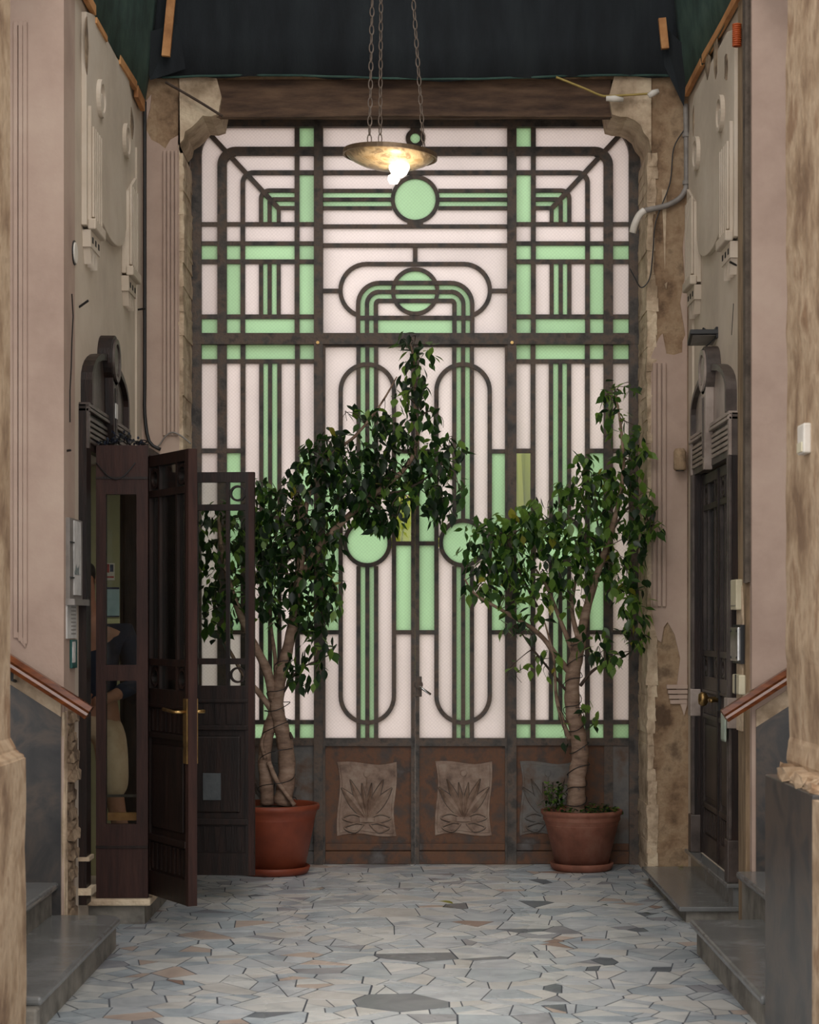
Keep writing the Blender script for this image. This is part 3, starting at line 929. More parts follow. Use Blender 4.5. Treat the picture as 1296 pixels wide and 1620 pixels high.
# ================================================================== THE GATE
SG = GY / F
gx = lambda px: (px - 656.5) * SG
gz = lambda py: EYE - (py - CY) * SG
gate = thing('iron_gate', 'fixed iron and glass gate surround with rounded top, side lights and fanlight', 'gate', (0, GY, 0))
leafL = thing('gate_leaf', 'left iron gate leaf with green glass disc and embossed kick panel', 'gate', (gx(511), GY, 0), 0, 'pair of central gate leaves')
leafR = thing('gate_leaf', 'right iron gate leaf with green glass disc and lever handle', 'gate', (gx(802), GY, 0), 0, 'pair of central gate leaves')
PI = math.pi
R = lambda x0, x1, y0, y1, k=0: ('r', x0, x1, y0, y1, k)           # straight bar
A = lambda cx, cy, r0, r1, t0, t1, k=0: ('a', cx, cy, r0, r1, t0, t1, k)  # curved bar, angles counter-clockwise from +x, y up
Q = lambda *pts: ('q', pts, 0)
def C(cx, cy, r0, r1, k=0): return A(cx, cy, r0, r1, 0, 2 * PI, k)

half = [R(302, 319, 246, 1367, 2), R(362, 656.5, 184, 203, 2), A(362, 246, 43, 61, PI / 2, PI, 2),
        R(344, 358.7, 262.6, 1178, 1), A(373, 262.6, 14.3, 29, PI / 2, PI, 1), R(373, 656.5, 233.6, 247, 1),
        R(380.3, 387.6, 290, 528, 0), A(400, 290, 12.4, 19.7, PI / 2, PI), R(400, 656.5, 270.3, 277.6),
        R(409.6, 416, 315, 352), A(425.6, 315, 9.6, 16, PI / 2, PI), R(425.6, 466, 299, 305.2),
        R(423.2, 429.6, 322, 352), A(432, 322, 2.6, 8.8, PI / 2, PI), R(432, 466, 313, 319.2),
        R(437.8, 443.8, 327, 352), R(437.8, 466, 327, 332.6),
        Q((324.5, 210.5), (330, 205.5), (443.5, 328), (438, 333)),
        R(466, 473.5, 203, 528), R(496.7, 511, 203, 1367, 2),
        R(319, 497, 352, 358.6), R(319, 497, 382.4, 389), R(319, 497, 411, 418), R(319, 497, 498, 505),
        R(409.6, 416, 418, 498), R(423.2, 429.6, 418, 498), R(437.6, 443.8, 418, 498),
        R(303, 656.5, 528.4, 546, 2),
        # side lights
        R(380.5, 388, 546, 1168), R(466.5, 474, 546, 1168), R(319, 497, 568.8, 575.5),
        R(410, 416.4, 575.5, 817), R(424, 430.2, 575.5, 816), R(438.6, 445, 575.5, 818),
        R(410, 416.4, 889, 1139), R(424, 430.2, 890, 1139), R(438.6, 445, 889, 1139), C(427.5, 853, 32, 38.6),
        R(319, 380.5, 710, 717), R(474, 497, 710, 717), R(319, 380.5, 997, 1003.5), R(474, 497, 997, 1003.5),
        R(319, 497, 1139, 1145.6), R(319, 497, 1167.5, 1179, 1),
        # fanlight centre
        R(511, 620, 299.5, 305.5), R(511, 619, 313.3, 319.2), R(511, 620, 327, 332.8),
        R(511, 656.5, 355.8, 362), R(511, 656.5, 385.6, 392.2),
        R(580, 656.5, 415, 421.6), A(580, 460, 38.4, 45, PI / 2, PI * 1.37), R(511, 536, 457.4, 464),
        R(563, 569.6, 482, 528.4), R(577, 583.5, 482, 528.4), R(591, 597.8, 482, 528.4),
        A(600, 482, 30.4, 37, PI / 2, PI), A(600, 482, 16.5, 23, PI / 2, PI), A(600, 482, 2.2, 9, PI / 2, PI),
        R(600, 656.5, 445, 451.6), R(600, 656.5, 459, 465.5), R(600, 656.5, 473, 479.8), R(563, 656.5, 500, 506.8)]
centre = [C(656.5, 316, 32.4, 38.6), R(644, 669, 350, 358), C(656.5, 219.5, 8, 15), R(649, 664, 203, 209), R(653, 660, 392, 415), C(656.5, 461.5, 32, 38.2)]
leaf = [R(511, 514.5, 546, 1367, 1), R(650, 656.45, 546, 1367, 1), R(511, 656.3, 546, 549.5),
        R(563.6, 570, 549, 822), R(577.6, 584, 549, 821), R(591.4, 598, 549, 822),
        R(563.6, 570, 896, 1168), R(577.6, 584, 897, 1168), R(591.4, 598, 896, 1168), C(580.8, 859, 32, 38.6),
        R(535.3, 542, 619, 1101), R(619.6, 626.3, 619, 1101),
        A(580.8, 619, 38.8, 45.5, 0, PI), A(580.8, 1101, 38.8, 45.5, PI, 2 * PI),
        R(514.5, 535.5, 711, 717.6), R(514.5, 535.5, 856.5, 863), R(514.5, 535.5, 997, 1003.6),
        R(626, 650, 711, 717.6), R(626, 650, 856.5, 863), R(626, 650, 997, 1003.6),
        R(511, 656, 1167.5, 1180, 1)]
DEP = [(-0.014, 0.014), (-0.024, 0.024), (-0.042, 0.05)]

def mirror(b):
    M = 1313.0
    if b[0] == 'r':
        return ('r', M - b[2], M - b[1]) + b[3:]
    if b[0] == 'a':
        return ('a', M - b[1], b[2], b[3], b[4], PI - b[6], PI - b[5], b[7])
    return ('q', tuple((M - x, y) for x, y in b[1]), b[2])

BAR_N = [0]
def bar(b, parent):
    k = b[-1]
    BAR_N[0] += 1
    e = 0.00023 * (BAR_N[0] % 37)
    d0, d1 = GY + DEP[k][0] - e, GY + DEP[k][1] + e
    mb = MB()
    if b[0] == 'r':
        mb.box(gx(b[1]), gx(b[2]), d0, d1, gz(b[4]), gz(b[3]))
        nm = 'glazing_bar' if k == 0 else 'frame_bar'
    elif b[0] == 'a':
        n = max(6, int(abs(b[6] - b[5]) / (2 * PI) * 40))
        mb.ring(gx(b[1]), gz(b[2]), b[3] * SG, b[4] * SG, d0, d1, 'y', b[5], b[6], n)
        nm = 'ring_bar' if abs(b[6] - b[5]) > 6 else 'curved_bar'
    else:
        mb.prism([(gx(x), gz(y)) for x, y in b[1]], 'y', d0, d1)
        nm = 'diagonal_bar'
    return mb.build(nm, IRON, parent)

def merged_half(b):
    """a bar that reaches the middle line becomes one bar across it"""
    return b[0] == 'r' and b[2] >= 656 and b[1] < 656
all_bars = []
for b in half:
    if merged_half(b):
        w = ('r', b[1], 1313 - b[1]) + b[3:]
        bar(w, gate); all_bars.append(w)
    else:
        for q in (b, mirror(b)):
            bar(q, gate); all_bars.append(q)
for b in centre:
    bar(b, gate); all_bars.append(b)
for b in leaf:
    bar(b, leafL); bar(mirror(b), leafR)
    all_bars += [b, mirror(b)]

# ---- panes: the openings between the bars
def panes():
    OX, OY, W, H = 296, 178, 722, 1010
    yy, xx = np.mgrid[0:H, 0:W]
    X = xx + OX + 0.5
    Y = yy + OY + 0.5
    m = np.zeros((H, W), bool)
    for b in all_bars:
        if b[0] == 'r':
            m |= (X >= b[1] - .3) & (X <= b[2] + .3) & (Y >= b[3] - .3) & (Y <= b[4] + .3)
        elif b[0] == 'a':
            d = np.hypot(X - b[1], Y - b[2])
            t = np.arctan2(-(Y - b[2]), X - b[1])
            lo, hi = min(b[5], b[6]), max(b[5], b[6])
            inside = ((t >= lo - .01) & (t <= hi + .01)) | ((t + 2 * PI >= lo - .01) & (t + 2 * PI <= hi + .01)) | ((t - 2 * PI >= lo - .01) & (t - 2 * PI <= hi + .01))
            m |= (d >= b[3] - .3) & (d <= b[4] + .3) & inside
        else:
            ins = np.ones((H, W), bool)
            p = b[1]
            sgn = sum(p[i][0] * p[(i + 1) % 4][1] - p[(i + 1) % 4][0] * p[i][1] for i in range(4))
            for i in range(4):
                (ax, ay), (bx, by) = p[i], p[(i + 1) % 4]
                cr = (bx - ax) * (Y - ay) - (by - ay) * (X - ax)
                ins &= (cr * sgn >= -1.0 * abs(sgn) ** .5)
            m |= ins
    # lines where two panes meet without a bar (a replaced piece)
    m |= (X > 814) & (X < 842) & (np.abs(Y - 803) < 0.6)
    m |= (X > 624) & (X < 652) & (np.abs(Y - 782) < 0.6)
    lab = np.zeros((H, W), np.int32)
    free = ~m
    free[:2] = free[-2:] = False
    free[:, :2] = free[:, -2:] = False
    n = 0
    comps = []
    fl = free.ravel().tolist()
    seen = bytearray(H * W)
    for s0 in range(H * W):
        if fl[s0] and not seen[s0]:
            st = [s0]; seen[s0] = 1; px = []
            while st:
                q = st.pop(); px.append(q)
                for e in (q - 1, q + 1, q - W, q + W):
                    if fl[e] and not seen[e]:
                        seen[e] = 1; st.append(e)
            if 25 < len(px) < 40000:
                comps.append(px)
    green_seeds = [(485, 218), (485, 310), (332, 400), (369, 400), (425, 400), (485, 400), (369, 458), (485, 458), (419.5, 458), (433.5, 458), (332, 516), (369, 516), (425, 516), (485, 516),
                   (419.5, 342), (455, 309), (433.7, 344), (455, 323), (560, 309.4), (560, 323), (656, 316), (656, 219.5), (656, 434), (656, 455.5), (656, 469), (656, 489),
                   (573.3, 492), (587.2, 492), (573.3, 517), (587.2, 517), (640, 517), (608, 455.4), (608, 469.3),
                   (332, 557), (369, 557), (425, 557), (485, 557), (420, 700), (434.5, 700), (420, 1000), (434.5, 1000), (427, 853), (369, 850), (485, 850),
                   (332, 1156), (369, 1156), (425, 1156), (485, 1156), (574, 560), (587.5, 560), (574, 700), (587.5, 700), (574, 1000), (587.5, 1000), (574, 1157), (587.5, 1157), (581, 859),
                   (524, 790), (638, 740), (524, 930), (638, 930), (828 - 0, 900), (638, 800), (485, 1156)]
    seedset = set()
    for x, y in green_seeds:
        for q in (x, 1313 - x):
            seedset.add((int(y - OY)) * W + int(q - OX))
    clear_seeds = {(760 - OY) * W + (828 - OX), (820 - OY) * W + (638 - OX)}
    for px in comps:
        sset = set(px)
        green = bool(seedset & sset)
        mat = CLEAR_GLASS if clear_seeds & sset else (GREEN_GLASS if green else WHITE_GLASS)
        g = np.zeros(H * W, bool); g[px] = True
        g = g.reshape(H, W)
        g2 = g.copy()
        for _ in range(2):                                # tuck the pane edge into the bars
            h = g2.copy()
            h[1:] |= g2[:-1]; h[:-1] |= g2[1:]; h[:, 1:] |= g2[:, :-1]; h[:, :-1] |= g2[:, 1:]
            g2 = h
        ys, xs = np.nonzero(g2)
        edges = {}
        S = set(zip(ys.tolist(), xs.tolist()))
        for y, x in S:
            if (y - 1, x) not in S: edges.setdefault((x, y), []).append((x + 1, y))
            if (y, x + 1) not in S: edges.setdefault((x + 1, y), []).append((x + 1, y + 1))
            if (y + 1, x) not in S: edges.setdefault((x + 1, y + 1), []).append((x, y + 1))
            if (y, x - 1) not in S: edges.setdefault((x, y + 1), []).append((x, y))
        best = []
        while edges:
            s0 = next(iter(edges))
            loop = [s0]; cur = s0
            while True:
                nx = edges[cur].pop()
                if not edges[cur]: del edges[cur]
                if nx == s0: break
                loop.append(nx); cur = nx
                if cur not in edges: break
            if len(loop) > len(best): best = loop
        # simplify (Douglas-Peucker on the closed loop)
        pts = best
        k = max(range(len(pts)), key=lambda i: (pts[i][0] - pts[0][0]) ** 2 + (pts[i][1] - pts[0][1]) ** 2)
        def dp(a, tol=1.05):
            if len(a) < 3: return a
            (x0, y0), (x1, y1) = a[0], a[-1]
            L = math.hypot(x1 - x0, y1 - y0) or 1e-9
            dm, im = 0, 0
            for i in range(1, len(a) - 1):
                d = abs((x1 - x0) * (a[i][1] - y0) - (y1 - y0) * (a[i][0] - x0)) / L
                if d > dm: dm, im = d, i
            if dm <= tol: return [a[0], a[-1]]
            return dp(a[:im + 1], tol)[:-1] + dp(a[im:], tol)
        poly = dp(pts[:k + 1])[:-1] + dp(pts[k:] + [pts[0]])[:-1]
        if len(poly) < 3: continue
        cx = sum(q % W for q in px) / len(px) + OX
        cy = sum(q // W for q in px) / len(px) + OY
        par = gate
        if cy > 546 and 511 < cx < 656.5: par = leafL
        if cy > 546 and 656.5 < cx < 802: par = leafR
        MB().prism([(gx(x + OX), gz(y + OY)) for x, y in poly], 'y', GY - 0.0025, GY + 0.0025).build('pane', mat, par)
panes()

# ---- kick panels
def kick(parent, x0, x1, mat, relief, rel_mat, seed, label):
    boxp('kick_plate', mat, parent, gx(x0), gx(x1), GY - 0.004, GY + 0.03, gz(1366), gz(1178))
    fr = IRON if relief == 1 else mat
    boxp('kick_rail', mat, parent, gx(x0), gx(x1), GY - 0.022, GY, gz(1345), gz(1334), bevel=0.004)
    boxp('kick_base', mat, parent, gx(x0), gx(x1), GY - 0.032, GY, gz(1366), gz(1346), bevel=0.004)
    if not relief:
        return
    cx, cy, w, h = relief_pos[label]
    # wavy-edged embossed plate
    def outline(sc):
        pts = []
        for a, b in [((-1, 1), (1, 1)), ((1, 1), (1, -1)), ((1, -1), (-1, -1)), ((-1, -1), (-1, 1))]:
            for i in range(10):
                t = i / 10
                u, v = a[0] + (b[0] - a[0]) * t, a[1] + (b[1] - a[1]) * t
                wv = 0.05 * math.sin(t * 2 * PI * (1 if a[1] == b[1] else 1)) - 0.06 * math.sin(t * PI)
                if a[1] == b[1]: v += wv * (1 if a[1] > 0 else -1) * 0.8
                else: u += wv * (1 if a[0] > 0 else -1)
                pts.append((cx + u * w * sc, cy - v * h * sc))
        return [(gx(x), gz(y)) for x, y in pts]
    rim = MB().prism(outline(1.05), 'y', GY - 0.012, GY).build('relief_rim', rel_mat, parent, bevel=0.003)
    pl = MB().prism(outline(0.96), 'y', GY - 0.018, GY).build('relief_plate', rel_mat, parent, bevel=0.003)
    yb = GY - 0.018
    base = (cx, cy + h * 0.58)
    for k, (ang, ln, wd) in enumerate([(-36, 1.12, .15), (-21, 1.22, .11), (-7, 1.05, .07), (7, 1.05, .07), (21, 1.22, .11), (36, 1.12, .15)]):
        t = math.radians(ang)
        vs, fs, edge_l, edge_r = [], [], [], []
        for i in range(9):
            s = i / 8
            wid = wd * h * math.sin(PI * min(s * 0.93 + 0.05, 1))
            bend = 0.10 * h * math.sin(t) * s * s
            mx, my = base[0] + math.sin(t) * ln * h * s + bend, base[1] - math.cos(t) * ln * h * s
            lx, ly = mx - math.cos(t) * wid, my - math.sin(t) * wid
            rx, ry = mx + math.cos(t) * wid, my + math.sin(t) * wid
            vs += [(gx(lx), yb, gz(ly)), (gx(mx), yb - 0.013, gz(my)), (gx(rx), yb, gz(ry))]
            edge_l.append((gx(lx), yb - .0005, gz(ly))); edge_r.append((gx(rx), yb - .0005, gz(ry)))
        for i in range(8):
            fs += [(3 * i, 3 * i + 1, 3 * i + 4, 3 * i + 3), (3 * i + 1, 3 * i + 2, 3 * i + 5, 3 * i + 4)]
        lf = MB().add(vs, fs).build('embossed_leaf', rel_mat, pl)
        MB().tube(edge_l, 0.0026, 5).build('dark_outline', IRON, pl)  # darker iron line traced along the leaf edge
        MB().tube(edge_r, 0.0026, 5).build('dark_outline', IRON, pl)
    MB().tube([(gx(base[0]), yb - 0.004, gz(base[1])), (gx(base[0]), yb - 0.004, gz(cy - h * .8))], 0.004, 6).build('flower_stem', rel_mat, pl)
    MB().disc(gx(cx), gz(cy - h * .72), 0.022, yb - 0.008, yb, 'y', 10).build('flower_bud', rel_mat, pl, bevel=0.003)
    MB().box(gx(base[0] - 12), gx(base[0] + 12), yb - 0.012, yb, gz(base[1] + 4), gz(base[1] - 4)).build('ribbon_band', rel_mat, pl, bevel=0.004)
    for sg in (-1, 1):
        for q, (dx, dy) in enumerate([(0.85, -0.05), (0.8, 0.22)]):
            loop = [(base[0], base[1]), (base[0] + sg * w * dx * .55, base[1] + h * (dy - .12)), (base[0] + sg * w * dx, base[1] + h * dy), (base[0] + sg * w * dx * .5, base[1] + h * (dy + .12)), (base[0] + sg * 4, base[1] + 6)]
            MB().tube(smooth_path([(gx(x), yb - 0.003, gz(y)) for x, y in loop], 4), 0.0055, 6).build('ribbon_loop', rel_mat, pl)
            MB().tube(smooth_path([(gx(x), yb - 0.0005, gz(y + 2.2)) for x, y in loop], 4), 0.0026, 5).build('dark_outline', IRON, pl)  # darker iron line just below the ribbon
relief_pos = {'L': (580, 1264, 45, 56), 'R': (733, 1263, 43, 56), 'FL': (428, 1263, 40, 56), 'FR': (866, 1263, 42, 56)}
kick(leafL, 514.5, 650, RUST, 1, RELIEF, 1, 'L')
kick(leafR, 663, 798.5, RUST, 1, RELIEF, 2, 'R')
kick(gate, 319, 497, GREY_IRON, 1, GREY_IRON, 3, 'FL')
kick(gate, 816, 994, RUST, 1, GREY_IRON, 4, 'FR')
for s in (0, 1):
    x0, x1 = (344, 358) if s == 0 else (955, 969)
    boxp('kick_stile', IRON, gate, gx(x0), gx(x1), GY - 0.02, GY, gz(1366), gz(1178))
    x0, x1 = (319, 344) if s == 0 else (969, 994)
    boxp('kick_margin', GREY_IRON, gate, gx(x0), gx(x1), GY - 0.012, GY, gz(1366), gz(1178))
# lever handle and lock on the meeting stile
pl = MB().disc(gx(662), gz(1083), 0.028, GY - 0.035, GY - 0.024).build('handle_rose', IRON, leafR, bevel=0.004)
boxp('lock_plate', IRON, leafR, gx(656.8), gx(667), GY - 0.034, GY - 0.024, gz(1102), gz(1070), bevel=0.003)
MB().tube([(gx(663), GY - 0.03, gz(1085)), (gx(663), GY - 0.075, gz(1086)), (gx(668), GY - 0.085, gz(1089)), (gx(681), GY - 0.085, gz(1098))], 0.008, 8).build('lever_handle', CHROME, leafR, smooth=True)
# ball hinges under the transom
for x, par in ((503, leafL), (809, leafR)):
    MB().disc(gx(x), gz(544), 0.010, GY - 0.06, GY - 0.04).build('hinge_pin', BRASS, par)

# ---- what shows through the clear panes: sunlit grass-like shrub outside, a pale house beyond
LEAF_OUT = leaf_material('sunlit_strap_leaf', (176, 190, 70), (214, 214, 96))
def outdoor_plant(x, y, h, n, label, seed):
    t = thing('strap_leaf_plant', label, 'plant', (x, y, 0), 0, 'plants outside the gate')
    r = random.Random(seed)
    for k in range(n):
        a = r.uniform(0, 2 * PI); ln = h * r.uniform(.7, 1.1); out = r.uniform(.02, .34) * h
        pts = [Vector((x, y, 0)) + Vector((math.cos(a) * out * q ** 1.5, math.sin(a) * out * q ** 1.5, ln * q - 0.25 * out * q ** 3)) for q in (0, .25, .5, .75, 1)]
        sd = Vector((-math.sin(a), math.cos(a), 0))
        vs, fs = [], []
        for i, p in enumerate(pts):
            w = 0.036 * (1 - (i / 4) ** 2) + 0.002
            vs += [p - sd * w, p + Vector((0, 0, -0.006)), p + sd * w]
        for i in range(4):
            fs += [(3 * i, 3 * i + 1, 3 * i + 4, 3 * i + 3), (3 * i + 1, 3 * i + 2, 3 * i + 5, 3 * i + 4)]
        MB().add(vs, fs).build('strap_leaf', LEAF_OUT, t)
outdoor_plant(0.82, 14.0, 3.6, 170, 'yellow-green strap leaves showing through the clear right pane', 4)
outdoor_plant(-0.25, 16.6, 3.6, 120, 'yellow-green strap leaves showing through the clear middle pane', 5)
house = thing('pale_house', 'pale pinkish house front blurred behind the gate glass', 'building', (-2, 26, 0))
boxp('front_wall', EXT_WALL, house, -9, 5, 26, 27, -0.02, 5.2)
boxp('cornice', EXT_GROUND, house, -9.2, 5.2, 25.8, 27, 5.2, 5.5)
for k in range(4):
    boxp('shutter', NET_GREEN, house, -7.5 + k * 3.2, -6.5 + k * 3.2, 25.95, 26.0, 1.0, 3.2)

# ================================================================== DOORS
def door_leaf(root, w, zb, zt, wood, glass, thick=0.042, low_plain=False):
    """glazed leaf, local frame: x from hinge 0 to w, y across the thickness, z up from the floor"""
    t = thick / 2
    H = zt - zb
    Z = lambda f: zb + H * f
    st, ns = 0.048, w * 0.19                       # stile width, width of the narrow side lights
    xs = [0, st, st + ns, st + ns + 0.02, w - st - ns - 0.02, w - st - ns, w - st, w]
    zr = [Z(0.0), Z(0.47), Z(0.523), Z(0.538), Z(0.905), Z(0.92), Z(0.975), zt]
    fr = MB()
    fr.box(0, st, -t, t, zb, zt).box(w - st, w, -t, t, zb, zt)
    fr.box(st, w - st, -t, t, Z(0.43), zr[1] + 0.0)
    fr.box(st, w - st, -t, t, zr[2], zr[3]).box(st, w - st, -t, t, zr[4], zr[5]).box(st, w - st, -t, t, zr[6], zt)
    for a, b in ((xs[2], xs[3]), (xs[4], xs[5])):
        fr.box(a, b, -t * .8, t * .8, zr[1], zr[6])
    fo = fr.build('frame', wood, root, local=True)
    for i, (a, b) in enumerate(((xs[1], xs[2]), (xs[3], xs[4]), (xs[5], xs[6]))):
        for j, (c, d) in enumerate(((zr[1], zr[2]), (zr[3], zr[4]), (zr[5], zr[6]))):
            MB().box(a - .004, b + .004, -0.003, 0.003, c - .004, d + .004).build('pane', glass, root, local=True)
            if i != 1 and j != 1:
                cx, cz = (a + b) / 2, (c + d) / 2
                r = min(b - a, d - c) / 2
                MB().ring(cx, cz, r * .74, r * 1.0, -t * .7, t * .7, 'y', n=20).build('ring', wood, root, local=True)
    # lower solid part
    zl = [zb, Z(0.06), Z(0.13), Z(0.155), Z(0.30), Z(0.36), Z(0.43)]
    MB().box(st, w - st, -t * .45, t * .45, zb, Z(0.43)).build('lower_panel', wood, root, local=True)
    MB().box(st, w - st, -t, t, zb, Z(0.055)).build('bottom_rail', wood, root, local=True)
    for z0, z1, nm in ((Z(0.062), Z(0.12), 'flute_row'), (Z(0.375), Z(0.425), 'flute_row')):
        k = max(5, int((w - 2 * st) / 0.055))
        for i in range(k):
            x = st + (w - 2 * st) * (i + .5) / k
            MB().prism([(x - .016, z1), (x + .016, z1), (x + .010, z0), (x - .010, z0)], 'y', -t * .95, -t * .3).build('flute', wood, root, local=True)
            if not low_plain:
                MB().prism([(x - .016, z1), (x + .016, z1), (x + .010, z0), (x - .010, z0)], 'y', t * .3, t * .95).build('flute', wood, root, local=True)
    for z0, z1 in ((Z(0.125), Z(0.14)), (Z(0.36), Z(0.372)), (Z(0.428), Z(0.436))):
        MB().box(st * .7, w - st * .7, -t * 1.25, t * 1.25, z0, z1).build('moulding', wood, root, local=True, bevel=0.003)
    a, b, c, d = st + 0.03, w - st - 0.03, Z(0.155), Z(0.345)
    for y in ((-t * .9, -t * .35), (t * .35, t * .9)):
        MB().box(a, b, y[0], y[1], c, d).build('raised_panel', wood, root, local=True, bevel=0.008)
    return root

def pediment(root, side, yc, hw, wood, pale):
    """dark wooden overdoor: grooved lintel, arched gable, central pendant with disc"""
    s = side
    X = lambda d: s * (WX - d)
    def bx(nm, m, y0, y1, d0, d1, z0, z1, par=root, bev=0.0):
        return MB().box(*sorted((X(d0), X(d1))), y0, y1, z0, z1).build(nm, m, par, bevel=bev)
    lint = bx('lintel', wood, yc - hw, yc + hw, 0.0, 0.036, 2.42, 2.64)
    for q in (-1, 1):
        y0, y1 = sorted((yc + q * 0.07, yc + q * (hw - 0.05)))
        for k in range(5):
            z = 2.455 + k * 0.028
            bx('slat', pale, y0, y1, 0.036, 0.047, z, z + 0.019, lint, 0.003)
        bx('lintel_stile', pale, *sorted((yc + q * (hw - 0.045), yc + q * hw)), 0.036, 0.052, 2.42, 2.64, root, 0.003)
    bx('cornice', pale, yc - hw, yc + hw, 0.0, 0.06, 2.605, 2.622, root, 0.003)
    bx('cornice', pale, yc - hw, yc + hw, 0.0, 0.054, 2.63, 2.65, root, 0.003)
    # arched gable: panel and rim
    hg = hw - 0.06
    arc = [(yc + hg * math.cos(t), 2.77 + 0.20 * math.sin(t)) for t in [PI * i / 16 for i in range(17)]]
    MB().prism([(yc - hg + .02, 2.655)] + [(yc + (hg - .02) * math.cos(t), 2.77 + 0.18 * math.sin(t)) for t in [PI * i / 16 for i in range(16, -1, -1)]] + [(yc + hg - .02, 2.655)], 'x', X(0.001), X(0.03)).build('gable_panel', pale, root)
    rim_o, rim_i = arc, [(yc + (hg - .04) * math.cos(t), 2.77 + 0.165 * math.sin(t)) for t in [PI * i / 16 for i in range(17)]]
    vs, fs = [], []
    path_o = [(yc + hg, 2.65)] + rim_o + [(yc - hg, 2.65)]
    path_i = [(yc + hg - .04, 2.65)] + rim_i + [(yc - hg + .04, 2.65)]
    for (a, b), (c, d) in zip(path_o, path_i):
        vs += [(X(0.0), a, b), (X(0.058), a, b), (X(0.058), c, d), (X(0.0), c, d)]
    for i in range(len(path_o) - 1):
        for k in range(4):
            fs.append((4 * i + k, 4 * i + (k + 1) % 4, 4 * i + 4 + (k + 1) % 4, 4 * i + 4 + k))
    fs += [(0, 1, 2, 3), tuple(4 * (len(path_o) - 1) + k for k in (3, 2, 1, 0))]
    MB().add(vs, fs).build('gable_rim', wood, root)
    # pendant
    MB().prism([(yc - 0.10, 3.0), (yc + 0.10, 3.0), (yc + 0.07, 2.60), (yc + 0.016, 2.40), (yc - 0.016, 2.40), (yc - 0.07, 2.60)], 'x', X(0.03), X(0.078)).build('pendant', pale if s > 0 else wood, root, bevel=0.004)
    for k in (-1, 0, 1):
        MB().prism([(yc + k * .022 - .006, 2.80), (yc + k * .022 + .006, 2.80), (yc + k * .012 + .004, 2.47), (yc + k * .012 - .004, 2.47)], 'x', X(0.077), X(0.082)).build('groove', wood, root)
    MB().disc(yc, 2.95, 0.135, X(0.0), X(0.078), 'x', 32).build('finial', wood, root, bevel=0.004)
    MB().ring(yc, 2.95, 0.088, 0.115, X(0.07), X(0.090), 'x', n=32).build('disc_ring', pale, root)
    MB().disc(yc, 2.95, 0.075, X(0.07), X(0.082), 'x', 28).build('disc_boss', pale, root)

# ---- right door
YR = 10.62
dr = thing('double_door', 'dark wooden double door with brass knob and arched overdoor on the right wall', 'door', (WX, YR, 0.2))
pediment(dr, 1, YR, 0.71, GREY_WOOD, SHEEN_WOOD)
for q in (-1, 1):
    y0, y1 = sorted((YR + q * 0.71, YR + q * 0.615))
    j = MB().box(WX - 0.036, WX + 0.0, y0, y1, 0.2, 2.42).build('jamb', DARK_WOOD, dr)
    a, b = sorted((YR + q * 0.70, YR + q * 0.67))
    MB().box(WX - 0.05, WX - 0.034, a, b, 0.42, 2.42).build('jamb_bead', GREY_WOOD, j, bevel=0.003)
    a, b = sorted((YR + q * 0.64, YR + q * 0.615))
    MB().box(WX - 0.05, WX - 0.034, a, b, 0.42, 2.42).build('jamb_bead', GREY_WOOD, j, bevel=0.003)
    MB().box(WX - 0.06, WX, y0 - 0.005, y1 + 0.005, 0.2, 0.42).build('jamb_plinth', GREY_WOOD, dr, bevel=0.005)
    MB().box(WX - 0.062, WX, y0 - 0.005, y1 + 0.005, 1.0, 1.16).build('jamb_block', SHEEN_WOOD, dr, bevel=0.006)
    MB().box(WX + 0.0, WX + 0.05, *sorted((YR + q * 0.615, YR + q * 0.60)), 0.2, 2.43).build('inner_jamb', DARK_WOOD, dr)
for nm, y, rz in (('near', YR - 0.60, PI / 2), ('far', YR + 0.60, -PI / 2)):
    holder = bpy.data.objects.new('leaf', None)
    COL.objects.link(holder)
    holder.parent = dr
    holder.location = (0.028, y - YR, 0)
    holder.rotation_euler = (0, 0, rz)
    door_leaf(holder, 0.595, 0.0, 2.21, material('brown_black_door_wood', [(38, 30, 27), (52, 43, 39), (66, 56, 51)], 6, .4, bump=.1), DOOR_GLASS)
boxp('meeting_stile', DARK_WOOD, dr, WX - 0.002, WX + 0.028, YR - 0.02, YR + 0.02, 0.21, 2.41, bevel=0.003)
boxp('door_plate', BLACK, dr, WX - 0.004, WX + 0.01, YR - 0.06, YR - 0.01, 1.06, 1.17)
MB().lathe([(0.012, 0), (0.012, 0.04), (0.035, 0.055), (0.042, 0.075), (0.03, 0.095), (0.0, 0.1)], (0, 0, 0), 16).build('knob_shape', BRASS, None)
kn = bpy.data.objects['knob_shape']
kn.name = 'door_knob'; kn.parent = dr
kn.rotation_euler = (0, -PI / 2, 0); kn.location = (0.01, 0.12, 1.12 - 0.2)
for p in kn.data.polygons: p.use_smooth = True
MB().tube([(WX + 0.01, YR - 0.04, 1.12), (WX - 0.05, YR - 0.04, 1.12), (WX - 0.055, YR - 0.15, 1.12)], 0.011, 8).build('lever_handle', BRASS, dr, smooth=True)

# marble sill and step before the right door
st = thing('door_step', 'low marble step with white edge in front of the right door', 'step', (1.52, 10.66, 0))
MB().box(1.361, WX - 0.001, 9.84, 11.48, 0.06, 0.085).build('slab', GREY_MARBLE, st, bevel=0.006)
MB().box(1.40, WX - 0.001, 9.87, 11.46, 0.0, 0.06).build('riser', RISER, st)
MB().box(WX - 0.035, WX, 9.88, 11.40, 0.085, 0.178).build('upstand', GREY_MARBLE, st)
MB().box(WX - 0.07, WX + 0.0, 9.86, 11.42, 0.178, 0.199).build('sill', GREY_MARBLE, st, bevel=0.005)

